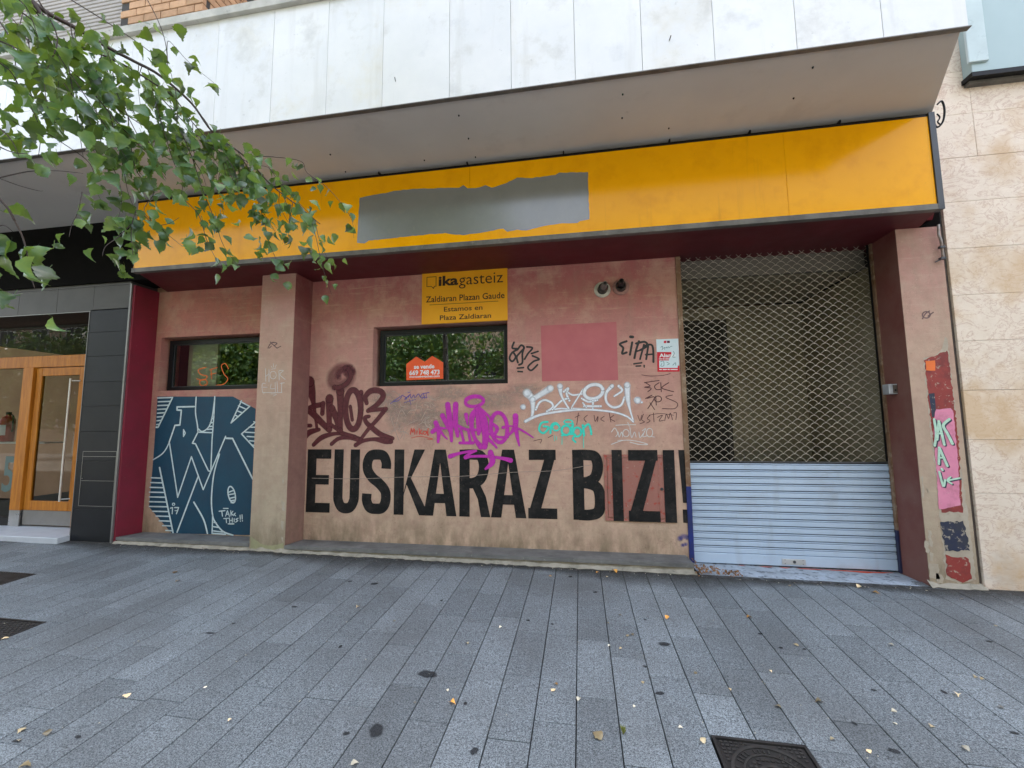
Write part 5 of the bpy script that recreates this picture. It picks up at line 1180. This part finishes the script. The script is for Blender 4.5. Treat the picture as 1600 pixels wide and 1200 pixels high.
def leafshape(curl=.12, seed=0):
    rj = random.Random(seed); n = 12; out = []
    prof_ = [0, .20, .33, .385, .395, .365, .315, .255, .195, .135, .08, .04, 0]
    L_ = []; Rr_ = []; Mi = []
    for i in range(n+1):
        t = i/n; z = -curl*4*(t-.5)**2*.5+curl*.5
        Mi.append((0, t, z))
        j = rj.uniform(.88, 1.12); jag_ = .035 if i % 2 else -.03
        L_.append((-(prof_[i]*j+(jag_ if 0 < i < n else 0)), t-.03*(i % 2), z+curl*prof_[i]*1.4+rj.uniform(-.02, .02))); j = rj.uniform(.88, 1.12)
        Rr_.append(((prof_[i]*j+(jag_ if 0 < i < n else 0)), t-.03*(i % 2), z+curl*prof_[i]*1.4+rj.uniform(-.02, .02)))
    vs = Mi+L_[1:n]+Rr_[1:n]; lf = lambda i: n+i; rg = lambda i: 2*n-1+i
    fs = []
    for i in range(n):
        a, b = i, i+1
        for S, rev in ((lf, 0), (rg, 1)):
            if i == 0: f = (a, b, S(1))
            elif i == n-1: f = (a, b, S(n-1))
            else: f = (a, b, S(b), S(a))
            fs.append(f[::-1] if rev else f)
    vs = [tuple(v) for v in vs]
    return vs, fs
def leaf_me(name, seed, curl, mat, stalk=True):
    vs, fs = leafshape(curl, seed)
    if stalk:
        k = len(vs); vs += [(-.012, -.28, .05), (.012, -.28, .05), (.012, .02, 0), (-.012, .02, 0)]; fs.append((k, k+1, k+2, k+3))
    me = bpy.data.meshes.new(name); me.from_pydata(vs, [], fs); me.materials.append(mat)
    me.polygons.foreach_set('use_smooth', [True]*len(me.polygons)); return me
dmesh = {k: [leaf_me('fallen_leaf', s, c, v) for s, c in ((1, .25), (2, .4), (3, .12))] for k, v in dl.items()}
FL = [(940,1156,.055,'cream','big pale dry leaf lying left of the bottom manhole cover'),(703,1097,.034,'orange','yellow-orange leaf on the slabs at the bottom centre'),(272,895,.045,'orange','orange leaf on the left slabs, the one nearest the blue mural'),(280,907,.034,'orange',''),(1041,967,.036,'orange','orange leaf in the middle of the right slabs'),
 (38,1137,.034,'cream',''),(73,1149,.036,'cream',''),(48,1197,.045,'cream','pale leaf at the bottom left corner'),(14,996,.035,'cream','dry leaf on the nearer left iron cover'),(198,1090,.04,'cream',''),(560,948,.034,'cream',''),(615,971,.022,'pale',''),(729,1004,.026,'cream',''),(780,981,.022,'pale',''),
 (862,1080,.03,'cream',''),(871,1070,.02,'orange',''),(903,1095,.028,'pale',''),(862,900,.03,'orange',''),(932,895,.035,'orange',''),(963,895,.055,'orange','crumpled orange leaf against the grey ledge'),(947,901,.02,'cream',''),(967,961,.022,'cream',''),(948,974,.02,'cream',''),(979,994,.022,'cream',''),(987,990,.026,'cream',''),(968,1014,.018,'cream',''),(1088,1053,.022,'cream',''),(1005,1068,.02,'cream',''),
 (1167,965,.036,'orange','brown curled leaf in the joint right of centre'),(1155,906,.032,'cream',''),(1235,916,.026,'cream',''),(1285,1097,.034,'cream',''),(1400,1110,.026,'pale',''),(1221,1106,.03,'cream',''),(1497,1085,.036,'cream',''),(1248,1009,.028,'cream',''),(1397,1009,.028,'pale',''),(1340,918,.042,'cream','pale leaf lying right before the threshold'),(1503,936,.024,'pale',''),(1526,1057,.026,'cream',''),(1533,1062,.022,'cream',''),(1555,978,.02,'cream',''),(1569,1107,.024,'pale',''),(1101,1162,.03,'cream',''),(1456,1133,.026,'cream',''),(1360,1177,.024,'cream',''),(1515,1174,.028,'pale',''),(1140,1075,.018,'cream',''),(1203,1047,.018,'cream',''),(1298,1156,.02,'cream',''),
 (1402,1132,.02,'pale',''),(1363,925,.045,'orange','brown leaf beside the right end of the threshold'),(950,1010,.02,'pale',''),(650,1098,.014,'pale',''),(548,1194,.03,'pale',''),(356,1127,.018,'cream',''),(320,1075,.02,'pale',''),(214,1002,.014,'pale',''),(990,1105,.016,'pale',''),(30,1155,.02,'pale',''),(1060,1136,.02,'pale',''),(700,1080,.016,'pale','')]
grp = 'small dry leaves fallen on the paving'
COLS = [(0,'the wooden door'),(110,'the black tiled pier'),(190,'the blue mural'),(390,'the left pillar'),(470,'the letters EU'),(564,'the letters SK'),(662,'the letters AR'),(767,'the letters AZ'),(872,'the letter B'),(950,'the letters IZI'),(1075,'the left third of the shutter'),(1185,'the lock of the shutter'),(1300,'the right third of the shutter'),(1420,'the right pillar'),(1530,'the limestone wall')]
def colof(x, y):
    c = G(x, y); q = c.x/YW; best = None
    for k in COLS:
        if ray(k[0], 760).x <= q: best = k[1]
    return best or COLS[0][1]
ORD = ['nearest to it','second out from it','third out from it','fourth out from it','fifth out from it','sixth out from it','seventh out from it','eighth out from it','ninth out from it','tenth out from it','eleventh out from it','twelfth out from it']
bycol = {}
for i, q in enumerate(FL): bycol.setdefault(colof(q[0], q[1]), []).append((-G(q[0], q[1]).y, i))
rank = {}
for c_, L in bycol.items():
    for r_, (_, i) in enumerate(sorted(L)): rank[i] = (c_, ORD[min(r_, 11)])
for i, (px, py, s_, c_, lab) in enumerate(FL):
    rj = random.Random(i*7+px); p = G(px, py, .004)
    o = inst('fallen_leaf', dmesh[c_][i % 3], p, None, (rj.uniform(-.15, .15)+.03, rj.uniform(-.2, .2), rj.uniform(0, 6.28)), s_*1.2)
    q = {'cream': 'cream', 'orange': 'orange-brown', 'pale': 'tiny pale'}[c_]
    tag(o, lab or f'{q} leaf in front of {rank[i][0]}, {rank[i][1]}', 'leaf', grp)
# drift of dead leaves in the corner by the shutter
mb = MB(); rj = random.Random(3)
for k in range(150):
    t = rj.random()**1.5; x = XGL-.05+t*.42; y = YP-.03+rj.uniform(-.05, .16)*(1-t*.4); s_ = rj.uniform(.012, .034); h_ = rj.uniform(0, .075)*(1-t)**1.3
    vs, fs = leafshape(rj.uniform(.2, .6), k); e = Euler((rj.uniform(-1, 1), rj.uniform(-1, 1), rj.uniform(0, 6.3)))
    mb.add([e.to_matrix()@(Vector(v)*s_)+Vector((x, y, zg(x, y)+.012+h_)) for v in vs], fs)
tag(obj('leaf_drift', mb, leafmat('dead_leaf', (.36, .17, .05), (.20, .09, .03), 0, .1)), 'drift of brown dead leaves in the corner between ledge and shutter', 'leaf litter')['kind'] = 'stuff'
# crumbs and chaff along the joints and the wall foot
mb = MB(); rj = random.Random(5)
for k in range(300):
    if k % 3 == 0: x = rj.uniform(-5.6, 3.2); y = YP-.06-abs(rj.gauss(0, .05))
    elif k % 3 == 1: x = -.058+SW*rj.randint(-20, 16)+rj.uniform(-.006, .006); y = rj.uniform(1.9, 4.4)
    else: x = rj.uniform(-5, 3.6); y = rj.uniform(1.9, 4.4)
    s_ = rj.uniform(.003, .009)*(1.3 if k % 3 == 0 else .8); a = rj.uniform(0, 6.28); c, s = math.cos(a)*s_, math.sin(a)*s_
    z = .004
    mb.add([gp(x-c, y-s, z), gp(x+s*.4, y-c*.4, z+.002), gp(x+c, y+s, z), gp(x-s*.4, y+c*.4, z)], [(0, 1, 2, 3)])
tag(obj('leaf_chaff', mb, dl['pale']), 'scattered pale seed chaff on the paving and along the wall foot', 'debris')['kind'] = 'stuff'
# small weed in a joint
wd_ = thing('weed_sprig', 'tiny yellow-green weed in the joint right of the big pale leaf', 'plant', G(974, 1146))
g0 = G(974, 1148); mb = MB()
for k in range(9):
    a = k*.75; e = Vector((math.cos(a)*.018, math.sin(a)*.018, .03+.004*k)); side = Vector((-math.sin(a), math.cos(a), 0))*.005
    mb.add([g0, g0+e*.6+side, g0+e, g0+e*.6-side], [(0, 1, 2, 3)])
obj('sprig', mb, M('weed_green', (.22, .24, .05), rough=.7), wd_)

# ------------------------------------------------------------------ THE BIRCH
tree = thing('birch_tree', 'birch whose leafy drooping branches hang in from the upper left', 'tree', (-3.6, -.9, -.03))
m_bark = M('birch_bark', (.50, .48, .44), (.30, .28, .25), 3, rough=.8, bump=.4, extra=[((.04,.04,.04), 7, .58, .66, .9)]); m_twig = M('brown_twig', (.055, .035, .028), (.035, .025, .02), 9, rough=.6)
tb = Vector((-3.6, -.9, -.04))
tpts = [tb, tb+Vector((.02, .05, 1.2)), tb+Vector((.08, .15, 2.6)), tb+Vector((.10, .30, 4.0)), tb+Vector((.05, .35, 6.0)), tb+Vector((.0, .3, 8.5))]
obj('trunk', MB().tube(smoothp([tuple(p) for p in tpts], 3), [.12-.0062*i for i in range(16)], 10), m_bark, tree, smooth=True)
LS = []                      # (position, size)
TW = MB()
def px3(L, j=0): return [P(x, y, 1) for x, y, *_ in L]
def depth(x): return .86+.00125*max(0, x)
def twig(L, r0_, r1_, dens, size, yoff=0, leaves=True, spread=.05, seed=0, connect=None):
    rj = random.Random(seed+len(L)*31+int(L[0][0]))
    pts = []
    for k, q in enumerate(L):
        Y = (q[2] if len(q) > 2 else depth(q[0]))+yoff; pts.append(tuple(P(q[0], q[1], Y)))
    size *= 1.33; dens *= 2.2
    if connect: pts = [tuple(connect)]+pts
    sp = smoothp(pts, 5); n = len(sp)
    TW.tube(sp, [r0_+(r1_-r0_)*i/(n-1) for i in range(n)], 5)
    if not leaves: return
    acc = 0
    for i in range(1, n):
        a, b = Vector(sp[i-1]), Vector(sp[i]); acc += (b-a).length*dens
        if connect and i < 6: acc = 0; continue
        while acc > 1:
            acc -= 1; t = rj.random(); p = a+(b-a)*t
            s_ = size*rj.uniform(.65, 1.2); off = Vector((rj.gauss(0, 1), rj.gauss(0, 1), rj.gauss(-.35, .7)))*spread
            LS.append((p+off, s_, p))
def side(L, n, ln, dens, size, seed):
    """short drooping side twigs hanging from a branch"""
    rj = random.Random(seed)
    for k in range(n):
        i = rj.randint(0, len(L)-2); t = rj.random(); x = L[i][0]+(L[i+1][0]-L[i][0])*t; y = L[i][1]+(L[i+1][1]-L[i][1])*t
        l_ = ln*rj.uniform(.5, 1.2); dx = rj.uniform(-.15, .45)
        Y = depth(x)+rj.uniform(-.10, .12)
        twig([(x, y, Y), (x+dx*l_*.5+rj.uniform(-8, 8), y+l_*.45, Y+.02), (x+dx*l_*.8+rj.uniform(-8, 8), y+l_, Y+.03)], .0014, .0006, dens, size, seed=seed+k)
T1 = [(20,-40),(44,-4),(74,20),(108,38),(132,52),(172,76),(210,96),(250,118),(300,162),(333,207),(383,245),(425,290),(470,325),(500,350)]
limb0 = tb+Vector((.1, .3, 4.1))
twig(T1, .009, .0015, 16, .043, connect=limb0+Vector((1.2, .7, .35)), seed=1)
TW.tube(smoothp([tuple(limb0), tuple(limb0+Vector((.6, .35, .35))), tuple(limb0+Vector((1.2, .7, .35)))]), .016, 6)
T3 = [(30,40),(54,52),(120,72),(165,88),(200,105),(240,130),(270,150),(300,190),(335,230),(375,262)]
twig(T3, .005, .001, 18, .043, .03, seed=2)
for k, L in enumerate([
  [(383,245),(425,245),(470,252),(480,270),(510,292),(535,320),(550,345),(553,372)]]): twig(L, .0018, .0006, 15, .032, .02, spread=.018, seed=k+5)
for k, (L, d_, s_, sp_) in enumerate([
  ([(470,325),(484,340),(493,368),(500,400),(508,430),(518,460)], 16, .026, .016),
  ([(380,250),(400,285),(405,320),(420,345),(430,362)], 34, .036, .030),
  ([(405,320),(415,355),(420,380),(430,402),(436,430)], 34, .032, .025),
  ([(283,205),(300,245),(315,270),(322,290)], 24, .038, .03),
  ([(300,245),(318,300),(330,330),(338,352),(350,385),(375,420)], 24, .030, .022),
  ([(240,150),(255,200),(270,250),(285,285),(280,320)], 26, .040, .04),
  ([(285,310),(310,335),(322,372),(335,400),(350,428)], 22, .032, .022),
  ([(200,180),(205,230),(215,270),(240,300),(225,330),(255,360),(285,385)], 26, .036, .03),
  ([(172,180),(190,250),(200,300),(212,330)], 26, .040, .045),
  ([(212,330),(205,360),(208,400),(210,425)], 26, .032, .022),
  ([(150,170),(160,230),(185,280),(190,320),(180,350)], 26, .042, .045),
  ([(205,350),(185,370),(165,385),(160,400)], 26, .032, .02),
  ([(220,330),(240,350),(262,350),(280,340)], 26, .034, .025),
  ([(330,230),(350,250),(365,285),(370,310)], 22, .036, .03),
  ([(345,225),(390,255),(420,262),(440,285)], 26, .034, .03),
  ([(420,262),(450,300),(470,320),(485,335)], 26, .034, .025),
  ([(128,300),(122,330),(112,352),(108,370)], 20, .030, .022)]): twig(L, .0016, .0006, d_, s_, spread=sp_, seed=40+k)
twig([(262,100),(262,65),(275,75),(290,92),(310,110),(330,126),(345,140)], .0012, .0006, 9, .036, .05, spread=.015, seed=77)
twig([(225,-10),(246,30),(258,65),(262,100),(262,130)], .0015, .001, 8, .045, .05, spread=.03, seed=78)
twig([(-10,280),(45,268),(90,267),(130,271)], .002, .0007, 4, .032, .0, spread=.015, seed=79)
twig([(-8,276),(30,290),(60,298),(68,298)], .0012, .0006, 0, .03, .0, seed=80)
twig([(-10,300),(12,325),(23,345)], .003, .0025, 0, .03, -.12, seed=81)
twig([(23,345),(36,372),(44,405),(48,430),(55,452)], .0022, .0008, 36, .048, -.12, spread=.035, seed=82)
twig([(-15,360),(5,352),(20,362)], .0015, .0006, 24, .045, -.12, spread=.03, seed=83)
for k, L in enumerate([[(-10,-10),(60,40),(100,100),(140,160),(180,220),(205,260)], [(-10,60),(50,90),(80,140),(110,190),(150,240)], [(-20,115),(35,150),(62,200),(60,245)], [(-20,185),(15,215),(30,245)],
     [(95,-10),(160,30),(220,70),(262,105),(270,130)], [(110,110),(170,160),(230,200),(290,230),(330,255)], [(150,150),(200,210),(255,262)], [(230,130),(300,205),(345,262)], [(60,0),(90,60),(70,120),(75,170)], [(-10,20),(20,70),(25,130)],
     [(100,60),(110,120),(120,180),(130,245)], [(160,90),(180,140),(220,220),(260,280)], [(0,-20),(40,10),(60,60)]]):
    twig(L, .0022, .0007, 24 if k not in (4,) else 16, .043, (-.04, .05, .0, -.08, .08, .03, -.03, .06, -.06, -.1, 0, .05, -.1)[k], spread=.05, seed=100+k)
for k, L in enumerate([[(-15,5),(20,30),(45,70),(50,120)],[(-15,90),(15,110),(40,145),(85,160)],[(-15,150),(10,180),(40,200),(85,205)],[(40,60),(80,90),(120,140),(165,150)],[(-10,225),(20,238),(45,240)],[(20,-10),(35,15),(30,50),(40,90)],[(100,130),(140,190),(150,235),(185,262)],[(60,200),(100,225),(140,255),(150,290)]]):
    twig(L, .0018, .0006, 15, .043, (.05,-.1,.0,.08,-.12,.1,-.02,.04)[k], spread=.05, seed=300+k)
side(T1[3:], 16, 75, 30, .038, 201); side(T3, 12, 80, 30, .040, 202)
# every leaf: hangs from its stalk
rj = random.Random(99)
def leaf_rot():
    yaw = rj.uniform(0, 6.2832)
    e = Euler((R(-90)+rj.gauss(0, .45), 0, 0)).to_matrix()      # tip points down
    return (Euler((rj.gauss(0, .45), rj.gauss(0, .3), yaw)).to_matrix() @ e).to_euler()
lm = [leaf_me('leaf', s, c, m_leaf) for s, c in ((11, .12), (12, .32), (13, .22), (14, .48), (15, -.3))]
vis = [q for q in LS if inview(q[0], 5)]; out_ = [q for q in LS if not inview(q[0], 5)]
def pxs(q): return q[1]/max(.3, (q[0]-Vector((0, 0, CZ))).dot(fw))
vis.sort(key=pxs, reverse=True)
print('leaves', len(LS), 'in view', len(vis))
big, small = vis[:300], vis[300:]+out_
for p, s_, a in big:
    inst('leaf', rj.choice(lm), p, tree, leaf_rot(), s_)
F = MB(); tones = []
def addleaf(p, s_, k=0):
    vs, fs = leafshape(rj.choice((.12, .25, .45, -.3)), rj.randint(0, 9)); e = leaf_rot().to_matrix(); t = rj.random()
    F.add([e@(Vector(v)*s_)+p for v in vs], fs); tones.extend([t]*len(vs))
for p, s_, a in small: addleaf(p, s_)
fo = obj('small_leaves', F, m_leaf, tree, smooth=True, stuff=True, origin=Vector(tb))
at = fo.data.attributes.new('tone', 'FLOAT', 'POINT'); at.data.foreach_set('value', tones)
obj('twigs', TW, m_twig, tree, smooth=True, origin=Vector(tb))
# crown above and behind the picture, seen in the panes
def crown(nm, parent, c, rx, ry, rz, n, seed, size=.09, keep=True):
    rj_ = random.Random(seed); mb = MB(); tn = []
    for k in range(n):
        while True:
            v = Vector((rj_.gauss(0, .5), rj_.gauss(0, .5), rj_.gauss(0, .5)))
            if v.length < 1.15: break
        cl_ = Vector(c)+Vector((v.x*rx, v.y*ry, v.z*rz))
        for m__ in range(5):
            p = cl_+Vector((rj_.gauss(0, .12), rj_.gauss(0, .12), rj_.gauss(0, .16)))
            if keep and inview(p, 60): continue
            e = Euler((rj_.uniform(0, 6), rj_.uniform(0, 6), rj_.uniform(0, 6))).to_matrix(); s_ = size*rj_.uniform(.6, 1.2)
            mb.add([e@(Vector(q)*s_)+p for q in ((0,0,0),(.45,.4,.05),(0,1,0),(-.45,.4,.05))], [(0,1,2,3)]); tn += [rj_.random()]*4
    o = obj(nm, mb, m_leaf, parent, stuff=True); at = o.data.attributes.new('tone', 'FLOAT', 'POINT'); at.data.foreach_set('value', tn); return o
crown('crown_foliage', tree, (-3.5, -.9, 6.6), 2.0, 2.0, 2.2, 2600, 5)

# ------------------------------------------------------------------ ACROSS THE STREET (seen in the panes and the glossy sign)
pale = thing('pale_building', 'pale block across the street mirrored in the left window', 'building', (-29, -14, -.25))
obj('wall', MB().box(-34, -23.5, -14.9, -13.6, -.25, 12), M('pale_render', (.55, .54, .50), rough=.9), pale)
for j in range(3):
    for x in (-32.2, -29.4, -26.2): obj('window', MB().box(x-.6, x+.6, -13.61, -13.56, 2.2+j*2.9, 3.9+j*2.9), m_alu, pale)
opp = thing('opposite_building', 'flats across the street mirrored in the shop windows', 'building', (0, -15, -.25))
m_ob = M('ochre_render', (.22, .18, .135), (.17, .14, .10), 2, rough=.9)
obj('wall', MB().box(-75, 40, -25, -15, -.25, 12.5), m_ob, opp)
wm_ = None; wg_ = None
for i in range(-22, 12):
    for j in range(4):
        x, z = i*3.1+.5, 1.6+j*2.9
        if wm_ is None:
            wm_ = obj('window', MB().box(x-.75, x+.75, -15.0, -14.94, z, z+.08).box(x-.75, x+.75, -15.0, -14.94, z+1.52, z+1.6).box(x-.75, x-.67, -15, -14.94, z+.08, z+1.52).box(x+.67, x+.75, -15, -14.94, z+.08, z+1.52).box(x-.04, x+.04, -15, -14.94, z+.08, z+1.52), M('grey_window_frame', (.25, .27, .27)), opp); wo_ = wloc(wm_)
            wg_ = obj('glass_pane', MB().quad((x+.67, -14.965, z+.08), (x-.67, -14.965, z+.08), (x-.67, -14.965, z+1.52), (x+.67, -14.965, z+1.52)), m_wfr, wm_); X0, Z0 = x, z; go = wg_.location.copy()
        else:
            a = inst('window', wm_.data, wo_+Vector((x-X0, 0, z-Z0)), opp); b = bpy.data.objects.new('glass_pane', wg_.data); col.objects.link(b); b.parent = a; b.location = go
for k, (x, y, h_) in enumerate(((-6.8, -7.5, 4.4), (-1.6, -8.2, 4.7), (4.2, -7.6, 4.7), (-12.5, -7.0, 4.2), (-14.6, -4.6, 4.2), (-24, -7.5, 4.0), (-30.5, -9, 4.2))):
    t_ = thing('street_tree', ['street tree mirrored in the left window', 'street tree mirrored in the sticker window', 'street tree on the right across the street', 'street tree mirrored in the wooden door', 'far left street tree across the street', 'second street tree mirrored in the wooden door', 'farthest street tree mirrored in the wooden door'][k], 'tree', (x, y, -.25), 'trees across the street')
    obj('trunk', MB().tube([(x, y, -.25), (x+.1, y, 2), (x, y+.1, h_)], [.14, .11, .07], 8), m_bark, t_, smooth=True)
    crown('crown', t_, (x, y, h_), 2.6, 1.8, 2.5, 2100, 20+k, .17)
